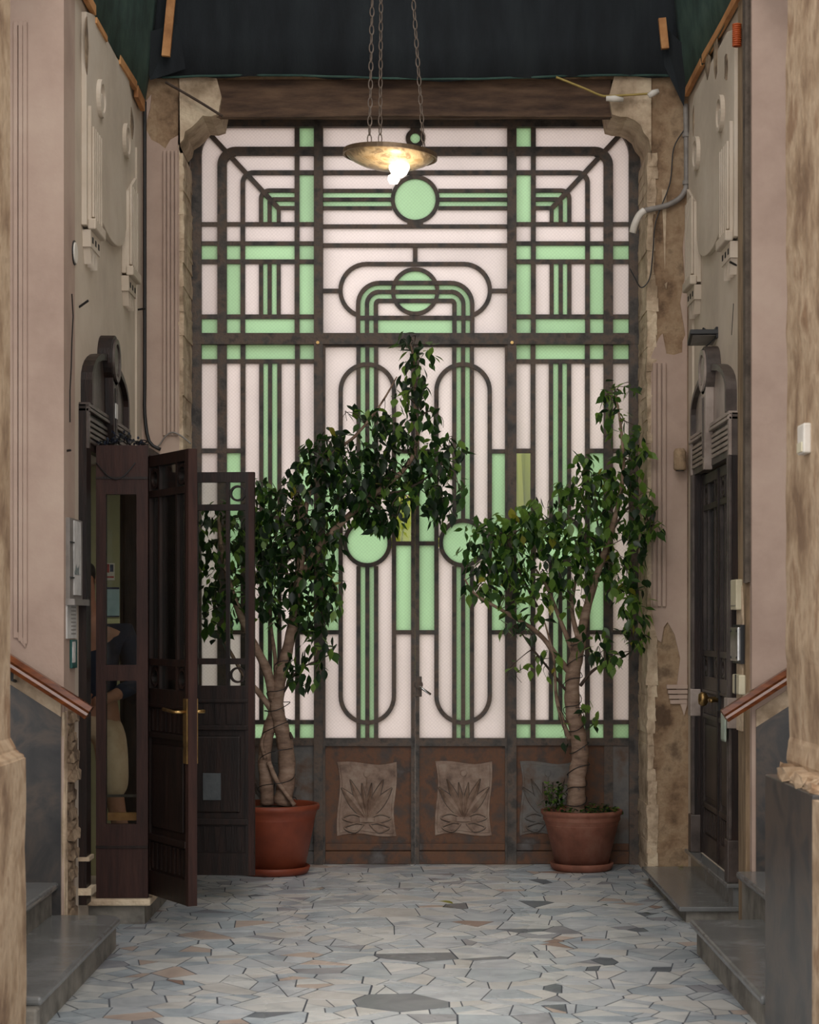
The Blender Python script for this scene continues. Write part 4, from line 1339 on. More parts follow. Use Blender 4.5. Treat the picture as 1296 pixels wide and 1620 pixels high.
# ---- left doorway: overdoor, jambs, projecting glazed booth, two open leaves
YL = 10.22
dl = thing('door_surround', 'dark wooden door surround with arched overdoor on the left wall', 'door', (-WX, YL, 0.12))
pediment(dl, -1, YL, 0.69, DARK_WOOD, GREY_WOOD)
for q in (-1, 1):
    y0, y1 = sorted((YL + q * 0.69, YL + q * 0.56))
    if q > 0: y0, y1 = 10.80, 10.91
    if q < 0: y1 = 9.66
    MB().box(-WX, -WX + 0.04, y0, y1, 0.14, 2.42).build('jamb', DARK_WOOD, dl)
MB().box(-WX, -WX + 0.055, YL - 0.7, YL - 0.56, 0.36, 0.38).build('jamb_band', OLD_PLASTER, dl)
MB().box(-WX, -WX + 0.065, YL - 0.7, YL - 0.55, 0.19, 0.225).build('jamb_band', OLD_PLASTER, dl)
MB().box(-WX + 0.079, -WX + 0.084, YL - 0.035, YL + 0.035, 2.64, 2.72).build('paper_tag', PAPER, dl)

ls = thing('door_step', 'worn stone step under the left doorway booth', 'step', (-1.53, 10.35, 0))
MB().box(-WX + 0.001, -1.39, 9.82, 11.0, 0.0, 0.10).build('riser', RISER, ls, cuts=2, jitter=0.003)
MB().box(-WX + 0.001, -1.355, 9.77, 11.02, 0.10, 0.135).build('slab', OLD_PLASTER, ls, bevel=0.008)

booth = thing('glazed_booth', 'narrow reddish wooden booth with two glass panes beside the left doorway', 'booth', (-1.52, 9.83, 0.136))
BX0, BX1, BY = -1.638, -1.372, 9.80
def bz(py): return P(0, py, BY).z
fr = MB()
fr.box(BX0, BX0 + 0.05, BY, BY + 0.045, 0.137, 2.46).box(BX1 - 0.058, BX1, BY, BY + 0.045, 0.137, 2.46)
fr.box(BX0 + .05, BX1 - .058, BY, BY + .045, bz(782), 2.46)
fr.box(BX0 + .05, BX1 - .058, BY, BY + .045, bz(1077), bz(1052))
fr.box(BX0 + .05, BX1 - .058, BY, BY + .045, 0.137, bz(1304))
fr.build('front_frame', RED_WOOD, booth)
MB().box(BX0 + .046, BX1 - .054, BY + .018, BY + .024, bz(1052), bz(782)).build('pane', DOOR_GLASS, booth)
MB().box(BX0 + .046, BX1 - .054, BY + .018, BY + .024, bz(1304), bz(1077)).build('pane', DOOR_GLASS, booth)
MB().box(BX0 + 0.0, BX1, BY - 0.006, BY + .001, bz(1342), bz(1338)).build('base_bead', DARK_WOOD, booth)
MB().box(BX0 + 0.0, BX1, BY - 0.005, BY + .001, bz(758), bz(754)).build('head_bead', DARK_WOOD, booth)
MB().box(BX0, BX1, BY + .045, BY + .97, 2.415, 2.455).build('roof_board', RED_WOOD, booth)
MB().box(BX0, BX1, 10.77, 10.81, 0.137, 2.415).build('far_side', DARK_WOOD, booth)
MB().box(BX0 + .05, BX1 - .058, BY + .03, BY + .045, bz(1262), bz(1258)).build('glass_bar', GREY_WOOD, booth)
MB().box(BX0 + .05, BX1 - .058, BY + .06, BY + .10, bz(1300), bz(1288)).build('shelf', RAW_WOOD, booth)
# tangle of fairy lights on its top
DARKGLASS = material('dark_blue_tinsel', [(20, 24, 36), (44, 52, 70), (120, 130, 150)], 60, 0.25, metal=0.6, bump=0, stops=[.35, .55, .75])
tg = thing('fairy_light_tangle', 'tangled dark fairy lights heaped on top of the left booth', 'string lights', (-1.50, 9.9, 2.455))
rt = random.Random(12)
pp = [(-1.62, 9.86, 2.465)]
for k in range(70):
    f = k / 69
    hh = 0.055 * math.sin(PI * f) ** 0.7 * (0.4 + 0.6 * rt.random())
    pp.append((-1.63 + 0.25 * f + rt.uniform(-.03, .03), 9.86 + rt.uniform(-.045, .06), 2.462 + hh * rt.uniform(.2, 1.3)))
MB().tube(smooth_path(pp, 3), 0.0035, 5).build('wire', BLACK, tg)
for k in range(46):
    p = Vector(pp[2 + (k * 3) % 66]) + Vector((rt.uniform(-.02, .02), rt.uniform(-.02, .02), rt.uniform(-.005, .02)))
    if p.z < 2.465: p.z = 2.465
    MB().lathe([(0.0, -.008), (0.005, -.005), (0.006, 0.002), (0.0, 0.01)], p, 6).build('bulb', DARKGLASS, tg)
# hanging loop of wire on the booth front
lp = [(-1.635 + 0.2 * i / 10, BY - 0.008, 2.35 - 0.085 * math.sin(PI * i / 10) + 0.02) for i in range(11)]
MB().tube(lp, 0.003, 5).build('wire_loop', BLACK, tg)

def open_leaf(loc, rz, w, label):
    t = thing('open_door_leaf', label, 'door', loc, rz, 'open glazed leaves of the left doorway')
    door_leaf(t, w, 0.0, 2.25, DARK_WOOD, DOOR_GLASS, 0.045)
    MB().box(w - 0.03, w + 0.001, -0.0235, 0.0235, 0.0, 2.25).build('edge_strip', RED_WOOD, t, local=True)
    return t
ang = math.atan2(9.36 - 9.86, -1.08 + 1.372)
l1 = open_leaf((-1.372, 9.87, 0.155), ang, 0.55, 'near open dark wooden door leaf with brass handle beside the booth')
MB().box(0.50, 0.545, -0.030, -0.0225, 0.70, 1.02).build('lock_plate', BRASS, l1, local=True)
MB().tube([(0.52, -0.02, 0.955), (0.52, -0.075, 0.955), (0.50, -0.08, 0.955), (0.38, -0.085, 0.965)], 0.009, 8).build('lever_handle', BRASS, l1, local=True, smooth=True)
MB().box(0.50, 0.545, 0.0225, 0.030, 0.70, 1.02).build('lock_plate', BRASS, l1, local=True)
MB().tube([(0.52, 0.02, 0.955), (0.52, 0.075, 0.955), (0.50, 0.08, 0.955), (0.40, 0.085, 0.955)], 0.009, 8).build('lever_handle', BRASS, l1, local=True, smooth=True)
l2 = open_leaf((-1.372, 10.70, 0.14), math.atan2(-0.03, 0.47), 0.475, 'far open dark wooden door leaf in front of the left potted tree')
MB().box(0.19, 0.29, -0.030, -0.022, 0.42, 0.57).build('metal_plate', material('dull_grey_plate', [(66, 70, 72), (86, 90, 92)], 8, .4), l2, local=True)

# ================================================================== THINGS ON THE WALLS
def on_left(px0, px1, py0, py1, d):
    y0, y1 = wallY(px0, WX), wallY(px1, WX)
    ym = (y0 + y1) / 2
    return y0, y1, EYE - (py1 - CY) * ym / F, EYE - (py0 - CY) * ym / F
y0, y1, z0, z1 = on_left(104, 126, 822, 948, 0)
nb = thing('notice_case', 'grey wall notice case with crumpled papers left of the booth', 'notice board', (-WX, y0, z0))
MB().box(-WX, -WX + 0.02, y0, y1, z0, z1).build('case', GREY_PIPE, nb)
MB().box(-WX + .02, -WX + .026, y0 + .09, y1 - .10, z0 + 0.02, z1 - .01).build('paper', PAPER, nb, cuts=2, jitter=0.002)
MB().box(-WX + .018, -WX + .024, y0 + .10, y1 - .14, z0 + 0.12, z1 - .06).build('dark_photo', material('grey_green_print', [(70, 82, 84), (130, 140, 138), (186, 186, 180)], 30, .5, bump=0.2), nb, cuts=2, jitter=0.006)
MB().box(-WX, -WX + .045, y0 - 0.01, y1 + 0.03, z0 - 0.03, z0).build('ledge', GREY_PIPE, nb)
for zz in (z1 - .12, z0 + .1):
    MB().box(-WX + .019, -WX + .026, y0 + .0, y0 + .1, zz, zz + .006).build('clip', BLACK, nb)
y0, y1, z0, z1 = on_left(104, 119, 955, 1010, 0)
tt = thing('timetable_card', 'pale card with dark ruled lines below the notice case', 'card', (-WX, y0, z0))
MB().box(-WX, -WX + 0.008, y0, y1, z0, z1).build('card', PAPER, tt)
for k in range(8):
    zz = z0 + 0.02 + k * (z1 - z0 - .04) / 7
    MB().box(-WX + .0079, -WX + .009, y0 + .1, y1 - .03, zz, zz + .006).build('printed_line', GREY_PIPE, tt)
y0, y1, z0, z1 = on_left(110, 118, 1012, 1057, 0)
gp = thing('green_plate', 'teal green plastic plate with worn label under the card', 'plate', (-WX, y0, z0))
MB().box(-WX, -WX + 0.014, y0, y1, z0, z1).build('plate', GREEN_PL, gp, bevel=0.003)
MB().box(-WX + .013, -WX + .016, y0, y0 + (y1 - y0) * .55, z0 + .03, z1 - .01).build('worn_label', PAPER, gp, cuts=1, jitter=0.003)

def round_cover(side, px, py, label):
    Y = wallY(px, WX)
    p = P(px, py, Y)
    s = side
    t = thing('round_cover', label, 'junction cover', (s * WX, p.y, p.z))
    MB().disc(p.y, p.z, 0.052, s * WX, s * (WX - 0.012), 'x', 24).build('cover', WHITE_PL, t, bevel=0.003)
    MB().ring(p.y, p.z, 0.052, 0.06, s * WX, s * (WX - 0.006), 'x', n=24).build('rim', BLACK, t)
round_cover(-1, 117, 400, 'round white junction cover high on the left wall')
round_cover(1, 1175, 418, 'round white junction cover high on the right wall')

# black cable down the left corner
cpts = [P(219 + 1.5 * math.sin(k), y, 11.70) for k, y in enumerate(range(160, 700, 45))]
cb = MB().tube(smooth_path([(-WX + 0.022, 11.71, p.z) for p in cpts] + [(-WX + 0.05, 11.70, 2.66), (-WX + .12, 11.70, 2.61)], 3), 0.011, 8).build('black_cable', BLACK, None, smooth=True)
tag(cb, 'black cable running down the left wall corner', 'cable')

# grey conduit and wires, right of the gate
cd = thing('grey_conduit', 'grey conduit bending from the right corner towards the gate', 'conduit', P(1086, 160, 11.70))
q = [(1085, 165), (1086, 220), (1086, 290), (1083, 303), (1074, 315), (1055, 325), (1030, 331), (1020, 333)]
MB().tube(smooth_path([P(a, b, 11.71) for a, b in q], 5), 0.017, 10).build('pipe', GREY_PIPE, cd, smooth=True)
MB().tube(smooth_path([P(1020, 333, 11.71), P(1012, 340, 11.71), P(1005, 354, 11.705), P(1001, 368, 11.72)], 5), 0.022, 10).build('sleeve', WHITE_PL, cd, smooth=True)
for a, b in ((1086, 214), (1086, 289)):
    MB().ring(P(a, b, 11.71).x, 11.71, 0.017, 0.024, P(a, b + 3, 11.71).z, P(a, b - 3, 11.71).z, 'z', n=14).build('clip', GREY_PIPE, cd)
w1 = MB().tube(smooth_path([P(a, b, 11.715) for a, b in [(1083, 205), (1066, 235), (1060, 290), (1038, 350), (1033, 400), (1028, 440), (1015, 455), (1005, 440), (997, 425)]], 5), 0.004, 6).build('thin_wire', BLACK, None)
tag(w1, 'thin dark wire hanging over the bare masonry right of the gate', 'wire')
yc_ = MB().tube(smooth_path([P(a, b, 11.66) for a, b in [(880, 122), (925, 140), (948, 150), (962, 152), (1000, 150), (1030, 148)]], 4), 0.007, 6).build('yellow_cable', material('yellow_sheath', [(150, 128, 64), (176, 152, 84)], 8, .6), None, smooth=True)
tag(yc_, 'yellow cable along the beam at upper right of the gate', 'cable')
for (a, b), (c, d) in (((959, 156), (986, 158)), ((1026, 152), (1042, 144))):
    o = MB().tube([P(a, b, 11.655), P((a + c) / 2, (b + d) / 2 - 1, 11.65), P(c, d, 11.655)], [0.016, 0.02, 0.014], 8).build('cable_joint', WHITE_PL, yc_, smooth=True)
lc = MB().tube(smooth_path([P(a, b, 11.67) for a, b in [(262, 130), (290, 146), (322, 165), (352, 184)]], 4), 0.008, 6).build('brown_cable', TWIG, None, smooth=True)
tag(lc, 'stiff brown cable slanting over the upper left shoulder of the gate wall', 'cable')
wl = MB().tube(smooth_path([P(a, b, 11.70) for a, b in [(236, 704), (250, 706), (262, 690), (274, 684), (290, 692), (302, 702)]], 4), 0.005, 6).build('grey_wire', GREY_PIPE, None, smooth=True)
tag(wl, 'thin grey wire above the open left door leaves', 'wire')

# LED floodlight on a bracket above the right door
fl = thing('floodlight', 'black LED floodlight on a bracket above the right door', 'light', (WX, 10.55, 2.98))
p = P(1113, 534, 10.7)
hd = MB().box(-0.082, 0.082, -0.11, 0.11, -0.014, 0.014).build('housing', BLACK, fl, local=True, bevel=0.004)
hd.location = Vector((p.x, p.y, p.z)) - Vector((WX, 10.55, 2.98))
hd.rotation_euler = (math.radians(-9), 0, math.radians(-4))
pn = MB().box(-0.066, 0.066, -0.09, 0.09, -0.017, -0.0135).build('lens', GREY_PIPE, hd, local=True)
MB().tube([(WX, 10.62, 3.16), (WX - .03, 10.62, 3.15), (p.x + 0.0, p.y, p.z + 0.05), (p.x, p.y, p.z + 0.01)], 0.007, 6).build('arm', BLACK, fl)
MB().box(WX - 0.012, WX, 10.59, 10.65, 3.13, 3.19).build('wall_plate', BLACK, fl)
MB().tube([(p.x + .07, p.y - .08, p.z), (WX - 0.09, 10.62, 3.06)], 0.004, 6).build('lead', BLACK, fl)

# dusty siren on the gate wall, right
p = P(1076, 727, 11.66)
sn = thing('wall_siren', 'dusty brown cylindrical siren on the plaster right of the gate', 'siren', (p.x, WYF, p.z))
MB().lathe([(0.0, .07), (0.028, .066), (0.04, .045), (0.04, -.055), (0.033, -.065), (0.0, -.066)], p, 18).build('body', STONE, sn, smooth=True)
MB().box(p.x - .02, p.x + .02, p.y + .02, WYF - .012, p.z - .03, p.z + .03).build('bracket', GREY_PIPE, sn)
MB().lathe([(0.0, -.001), (0.026, 0), (0.026, -.004), (0, -.004)], p + Vector((0, 0, -.066)), 14).build('grille', BLACK, sn)

# plates on the scoured strip by the right stair
def on_strip(px, py0, py1, w, name, mat, label, cat, extra=None):
    y = wallY(px, WX)
    z0, z1 = EYE - (py1 - CY) * y / F, EYE - (py0 - CY) * y / F
    t = thing(name, label, cat, (WX - .03, y, z0))
    MB().box(WX - 0.055, WX - 0.02, y - w / 2, y + w / 2, z0, z1).build('body', mat, t, bevel=0.006)
    return t, y, z0, z1
t, y, z0, z1 = on_strip(1177, 917, 965, 0.17, 'bell_box', CREAM, 'cream plastic bell box above the steel intercom', 'bell box')
MB().box(WX - 0.058, WX - 0.054, y - .07, y + .07, z0 + .02, z0 + .024).build('seam', GREY_PIPE, t)
t, y, z0, z1 = on_strip(1178, 992, 1046, 0.22, 'intercom_panel', CHROME, 'polished steel intercom panel on the wall by the right handrail', 'intercom')
MB().box(WX - 0.04, WX - 0.02, y - .125, y + .125, z0 - .012, z1 + .012).build('back_plate', BLACK, t)
for k in (0, 1):
    for zz in (z0 + .02, z1 - .02):
        MB().disc(y - .09 + k * .18, zz, .006, WX - .058, WX - .054, 'x', 8).build('screw', BLACK, t)
t, y, z0, z1 = on_strip(1181, 1067, 1098, 0.2, 'meter_box', CREAM, 'pale box with open flap just above the right handrail', 'box')
MB().box(WX - 0.06, WX - .054, y - .02, y - .008, z0, z1).build('seam', BLACK, t)
# green-white plate on the near jamb of the right door under the handrail
p = P(1147, 1152, 9.9)
o = MB().box(WX - 0.075, WX - 0.062, 9.915, 10.04, 0.93, 1.08).build('letter_flap', material('pale_green_enamel', [(150, 164, 150), (176, 188, 174)], 8, .35), None, bevel=0.01)
tag(o, 'pale green enamel plate on the right door jamb below the handrail end', 'plate')
# switch on the right pier
p = P(1269, 696, 6.72)
sw = thing('wall_switch', 'white plastic switch on the tan pier at the right edge', 'switch', (1.38, p.y, p.z))
MB().box(1.355, 1.384, p.y - .055, p.y + .055, p.z - .05, p.z + .055).build('box', WHITE_PL, sw, bevel=0.006)
MB().box(1.350, 1.356, p.y - .04, p.y + .04, p.z - .045, p.z - .01).build('rocker', CREAM, sw, bevel=0.002)
# stub of orange conduit
y = wallY(1180, WX)
o = thing('orange_conduit', 'stub of orange corrugated conduit high in the right wall chase', 'conduit', (WX - .03, y, 4.3))
for k in range(11):
    z = EYE + (CY - 74 + k * 3.3) * y / F
    MB().lathe([(0.016, 0), (0.024, .003), (0.024, .008), (0.016, .011)], (WX - .045, y, z), 12).build('corrugation', ORANGE_PL, o, smooth=True)
# posters seen through the booth glass, on the far jamb
def poster(px0, px1, py0, py1, mat, label, cat, prints=()):
    Y = 10.722
    a, b = P(px0, py1, Y), P(px1, py0, Y)
    t = thing('poster', label, cat, (a.x, Y, a.z), 0, 'papers pinned on the lodge jamb')
    MB().box(a.x, b.x, Y - .003, Y, a.z, b.z).build('sheet', mat, t)
    for (u0, u1, v0, v1, m) in prints:
        MB().box(a.x + (b.x - a.x) * u0, a.x + (b.x - a.x) * u1, Y - .0045, Y - .0028, a.z + (b.z - a.z) * v0, a.z + (b.z - a.z) * v1).build('print', m, t)
RED_P = material('red_print', [(150, 40, 36), (180, 66, 56)], 20, .7)
NAVY_P = material('navy_print', [(34, 40, 66), (60, 64, 90)], 20, .7)
POSTER_BG = material('pale_poster', [(206, 194, 176), (220, 210, 196)], 10, .7)
PALE_BLUE = material('pale_blue_sheet', [(150, 176, 178), (172, 196, 196)], 8, .7)
CREAMY = material('cream_sheet', [(196, 192, 140), (212, 208, 160)], 8, .7)
poster(157, 181.5, 891, 918, POSTER_BG, 'small poster with dark figures and a red line seen through the booth glass', 'poster',
       [(.25, .42, .5, .9, NAVY_P), (.48, .66, .45, .95, RED_P), (.7, .92, .5, .92, NAVY_P), (.1, .95, .14, .24, RED_P)])
poster(157, 189, 929, 976, PALE_BLUE, 'pale blue notice sheet with dark top edge seen through the booth glass', 'notice', [(0, 1, .93, 1, NAVY_P), (0, 1, 0, .04, NAVY_P)])
poster(157, 189.5, 979, 1012, CREAMY, 'cream notice sheet below the pale blue one behind the booth glass', 'notice')

# ================================================================== PENDANT LAMP
LY = 9.6
lc_ = P(617, 250, LY)
lamp = thing('pendant_lamp', 'glass dish pendant lamp with lit bulb hanging on three chains', 'lamp', lc_)
DISH = material('mottled_amber_glass', [(190, 160, 116), (222, 198, 158), (150, 128, 100), (232, 214, 182)], 9, .3, bump=0.1, distort=1.5)
_n = DISH.node_tree
_b = _n.nodes['Principled BSDF']
_b.inputs['Transmission Weight'].default_value = 0.25
RIM = material('bronze_rim', [(92, 76, 58), (120, 100, 78)], 10, .4, metal=.6)
tilt = Matrix.Rotation(math.radians(3.5), 4, 'Y') @ Matrix.Rotation(math.radians(1.0), 4, 'X')
R0 = 0.232
def dish_obj(mb, nm, mat, smooth=True, par=lamp):
    o = mb.build(nm, mat, par, local=True, smooth=smooth)
    o.matrix_local = tilt
    return o
dish_obj(MB().lathe([(0.0, -0.060), (0.05, -0.058), (0.10, -0.050), (0.15, -0.036), (0.19, -0.018), (R0, 0.012), (R0, 0.018), (0.19, -0.010), (0.15, -0.028), (0.10, -0.043), (0.05, -0.051), (0.0, -0.053)], (0, 0, 0), 48), 'dish', DISH)
dish_obj(MB().ring(0, 0, R0 - .004, R0 + .006, 0.004, 0.026, 'z', n=48), 'rim', RIM, False)
bulb = MB().lathe([(0.0, -.052), (0.02, -.048), (0.038, -.034), (0.052, -.006), (0.052, .014), (0.04, .038), (0.02, .052), (0.0, .056)], (0.047, -0.06, -0.062), 24).build('bulb', emissive('lit_bulb', (255, 244, 226), 3.0), lamp, local=True, smooth=True)
MB().lathe([(0.0, -.03), (0.02, -.026), (0.03, -.008), (0.028, .012), (0.0, .03)], (0.02, -0.055, -0.115), 18).build('bulb', bpy.data.materials['lit_bulb'], lamp, local=True, smooth=True)
MB().tube([(0.047, -.05, -.02), (0.02, -.02, .03), (0.0, 0.0, .06)], 0.014, 10).build('lamp_holder', RIM, lamp, local=True)
# chains
lk = MB()
n = 16
cpath = [(0.0105 * math.cos(2 * PI * i / n), 0, 0.026 * math.sin(2 * PI * i / n)) for i in range(n)]
vs, fs = [], []
for i, p in enumerate(cpath):
    c = Vector(p)
    out = Vector((math.cos(2 * PI * i / n), 0, math.sin(2 * PI * i / n)))
    for k in range(6):
        t = 2 * PI * k / 6
        vs.append(c + out * 0.0032 * math.cos(t) + Vector((0, 0.0032 * math.sin(t), 0)))
for i in range(n):
    for k in range(6):
        fs.append((6 * i + k, 6 * i + (k + 1) % 6, 6 * ((i + 1) % n) + (k + 1) % 6, 6 * ((i + 1) % n) + k))
CHAIN = material('dusty_chain_iron', [(84, 74, 66), (128, 114, 102)], 20, .5, metal=.4)
link0 = None
apex = Vector((0.03, 0.02, 1.75))
for ci, ang_ in enumerate((200, 150, 350)):
    a0 = tilt @ Vector((R0 * math.cos(math.radians(ang_)), R0 * math.sin(math.radians(ang_)), 0.02))
    if ci == 0: a0 = tilt @ Vector((-0.10, -0.19, 0.02))
    if ci == 1: a0 = tilt @ Vector((-0.055, 0.20, 0.02))
    if ci == 2: a0 = tilt @ Vector((0.175, 0.10, 0.02))
    ap = apex + Vector([(-0.10, 0, 0), (-0.07, 0.02, 0), (0.02, 0, 0)][ci])
    ch = bpy.data.objects.new('chain', None)
    COL.objects.link(ch); ch.parent = lamp
    ch.empty_display_size = .02
    d = ap - a0
    L_ = d.length
    m = int(L_ / 0.0465)
    qd = d.to_track_quat('Z', 'Y')
    for k in range(m):
        if link0 is None:
            link0 = lk.add(vs, fs).build('link', CHAIN, ch, local=True, smooth=True)
            o = link0
        else:
            o = link0.copy(); COL.objects.link(o); o.parent = ch
        o.rotation_mode = 'QUATERNION'
        o.rotation_quaternion = qd @ Matrix.Rotation((k % 2) * PI / 2 + 0.5, 3, 'Z').to_quaternion()
        o.location = a0 + d * ((k + .5) / m)
MB().tube([lamp.location * 0 + apex + Vector((-.1, 0, 0)), apex + Vector((0, 0, .06)), apex + Vector((0.02, 0, 0))], 0.008, 8).build('hanger', CHAIN, lamp, local=True)
MB().tube([apex + Vector((0, 0, .06)), Vector((apex.x, apex.y, 8.0 - lc_.z))], 0.006, 8).build('hanger_rod', CHAIN, lamp, local=True)
_l = bpy.data.lights.new('bulb_light', 'POINT')
_l.energy = 4.0
_l.color = (1.0, 0.82, 0.6)
_l.shadow_soft_size = 0.05
lo = bpy.data.objects.new('bulb_light', _l)
COL.objects.link(lo); lo.parent = lamp; lo.location = (0.047, -0.19, -0.19)

# ================================================================== POTTED TREES
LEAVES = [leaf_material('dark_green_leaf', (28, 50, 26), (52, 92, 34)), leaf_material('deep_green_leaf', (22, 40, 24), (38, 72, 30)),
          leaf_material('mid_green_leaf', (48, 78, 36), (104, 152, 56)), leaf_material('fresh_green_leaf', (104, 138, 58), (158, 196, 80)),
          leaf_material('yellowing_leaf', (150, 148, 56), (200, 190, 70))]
def leaf_mesh():
    ts = [(0, 0.012), (0.06, 0.02), (0.22, 0.19), (0.42, 0.26), (0.62, 0.20), (0.82, 0.07), (1.0, 0.0)]
    vs, fs = [], []
    for t, w in ts:
        x = 0.05 * math.sin(t * 3)
        c = -0.10 * t * t
        vs += [(-w, c + 0.16 * w, -t), (0, c - 0.05 * w, -t), (w, c + 0.16 * w, -t)]
    for i in range(len(ts) - 1):
        fs += [(3 * i, 3 * i + 1, 3 * i + 4, 3 * i + 3), (3 * i + 1, 3 * i + 2, 3 * i + 5, 3 * i + 4)]
    return np.array(vs), fs
LV, LF = leaf_mesh()
leaf_meshes = []
for m in LEAVES:
    me = bpy.data.meshes.new('leaf')
    me.from_pydata([tuple(v) for v in LV], [], LF)
    me.materials.append(m)
    for p in me.polygons: p.use_smooth = True
    leaf_meshes.append(me)

def tree(root, branches, clusters, depth, seed, weights):
    r = random.Random(seed)
    base = root.location
    tips = []
    for i, (pts, r0, r1) in enumerate(branches):
        path = smooth_path([P(x, y, Y) for x, y, Y in pts], 5)
        n = len(path)
        rad = [(r0 + (r1 - r0) * k / (n - 1)) * (1 + 0.06 * math.sin(k * 1.7 + i)) for k in range(n)]
        o = MB().tube(path, rad, 10 if r0 > 0.02 else 7).build('trunk' if i == 0 else 'branch', BARK if r0 > 0.012 else TWIG, root, smooth=True)
        tips += path[n // 3:]
    leaves = []
    twigs = MB()
    for (cx, cy, rx, ry, n, dY) in clusters:
        Y0 = depth + dY
        for k in range(max(2, n // 14)):
            a = r.uniform(0, 2 * PI)
            q = P(cx + rx * .75 * math.cos(a) * r.random() ** .5, cy + ry * .75 * math.sin(a) * r.random() ** .5, Y0 + r.uniform(-.12, .12))
            c = min(tips, key=lambda t: (t - q).length + r.random() * .1)
            if (c - q).length < 0.9:
                mid = (c + q) / 2 + Vector((r.uniform(-.04, .04), r.uniform(-.04, .04), r.uniform(.0, .06)))
                twigs.tube(smooth_path([c, mid, q, q + Vector((r.uniform(-.04, .04), 0, -.06))], 3), [0.0035] * 4 + [0.0025] * 3 + [0.0015] * 3, 4, cap=False)
        for k in range(int(n * 1.3)):
            a = r.uniform(0, 2 * PI)
            rho = r.random() ** 0.55
            x, y = cx + rx * rho * math.cos(a), cy + ry * rho * math.sin(a)
            p = P(x, y, Y0 + r.gauss(0, 0.11))
            if abs(p.x) > 1.36: p.y = min(p.y, 11.66)
            p.x = max(-1.6, min(1.6, p.x))
            s = r.uniform(0.062, 0.102) * (1.0 if r.random() < .8 else 0.72)
            rot = Matrix.Rotation(r.uniform(0, 2 * PI), 3, 'Z') @ Matrix.Rotation(r.gauss(0.7, 0.6), 3, 'X') @ Matrix.Rotation(r.gauss(0, .5), 3, 'Z')
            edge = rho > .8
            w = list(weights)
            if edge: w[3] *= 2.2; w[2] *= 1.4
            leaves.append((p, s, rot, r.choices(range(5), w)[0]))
    if twigs.v:
        o = twigs.build('twigs', TWIG, root)
        o['kind'] = 'stuff'
    # the leaves nearest the eye are single pieces, the rest one mass
    leaves.sort(key=lambda l: l[0].y - l[1] * 3)
    for p, s, rot, mi in leaves[:300]:
        o = bpy.data.objects.new('leaf', leaf_meshes[mi])
        COL.objects.link(o)
        o.parent = root
        o.matrix_local = Matrix.Translation(p - base) @ rot.to_4x4() @ Matrix.Scale(s, 4)
    rest = leaves[300:]
    nv = len(LV)
    V = np.empty((len(rest) * nv, 3))
    fs, mi = [], []
    for k, (p, s, rot, m) in enumerate(rest):
        V[k * nv:(k + 1) * nv] = (LV * s) @ np.array(rot).T + np.array(p - base)
        fs += [tuple(i + k * nv for i in f) for f in LF]
        mi += [m] * len(LF)
    me = bpy.data.meshes.new('foliage')
    me.from_pydata(V.tolist(), [], fs)
    for m in LEAVES: me.materials.append(m)
    me.polygons.foreach_set('material_index', mi)
    me.polygons.foreach_set('use_smooth', [True] * len(fs))
    o = bpy.data.objects.new('foliage', me)
    COL.objects.link(o); o.parent = root
    o['kind'] = 'stuff'

def soil_and_pot(center, rim_r, z_rim, base_r, saucer_r, mat, name, label, moulded):
    t = thing(name, label, 'flower pot', (center[0], center[1], 0))
    zr = z_rim
    prof = [(0, 0.035), (base_r, 0.035), (base_r + (rim_r * .93 - base_r) * .9, zr - 0.075)]
    if moulded:
        prof += [(rim_r * .94, zr - .06), (rim_r * .95, zr - .055), (rim_r * .94, zr - .04), (rim_r * .96, zr - .03), (rim_r, zr - .02), (rim_r, zr), (rim_r * .95, zr + .004), (rim_r * .91, zr - .01), (rim_r * .89, zr - .09)]
    else:
        prof += [(rim_r * .94, zr - .04), (rim_r * .985, zr - .032), (rim_r, zr - .016), (rim_r * .985, zr), (rim_r * .95, zr + .003), (rim_r * .92, zr - .008), (rim_r * .90, zr - .09)]
    MB().lathe(prof, (center[0], center[1], 0), 48).build('pot', mat, t, smooth=True)
    MB().lathe([(0, 0.002), (saucer_r * .9, 0.002), (saucer_r * .97, 0.02), (saucer_r, 0.045), (saucer_r * .975, 0.05), (saucer_r * .93, 0.034), (0, 0.03)], (center[0], center[1], 0), 48).build('saucer', mat, t, smooth=True)
    MB().lathe([(rim_r * .905, zr - .045), (rim_r * .6, zr - .025), (rim_r * .25, zr - .015), (0, zr - .012)], (center[0], center[1], 0), 30).build('soil', SOIL, t, smooth=True)
    return t

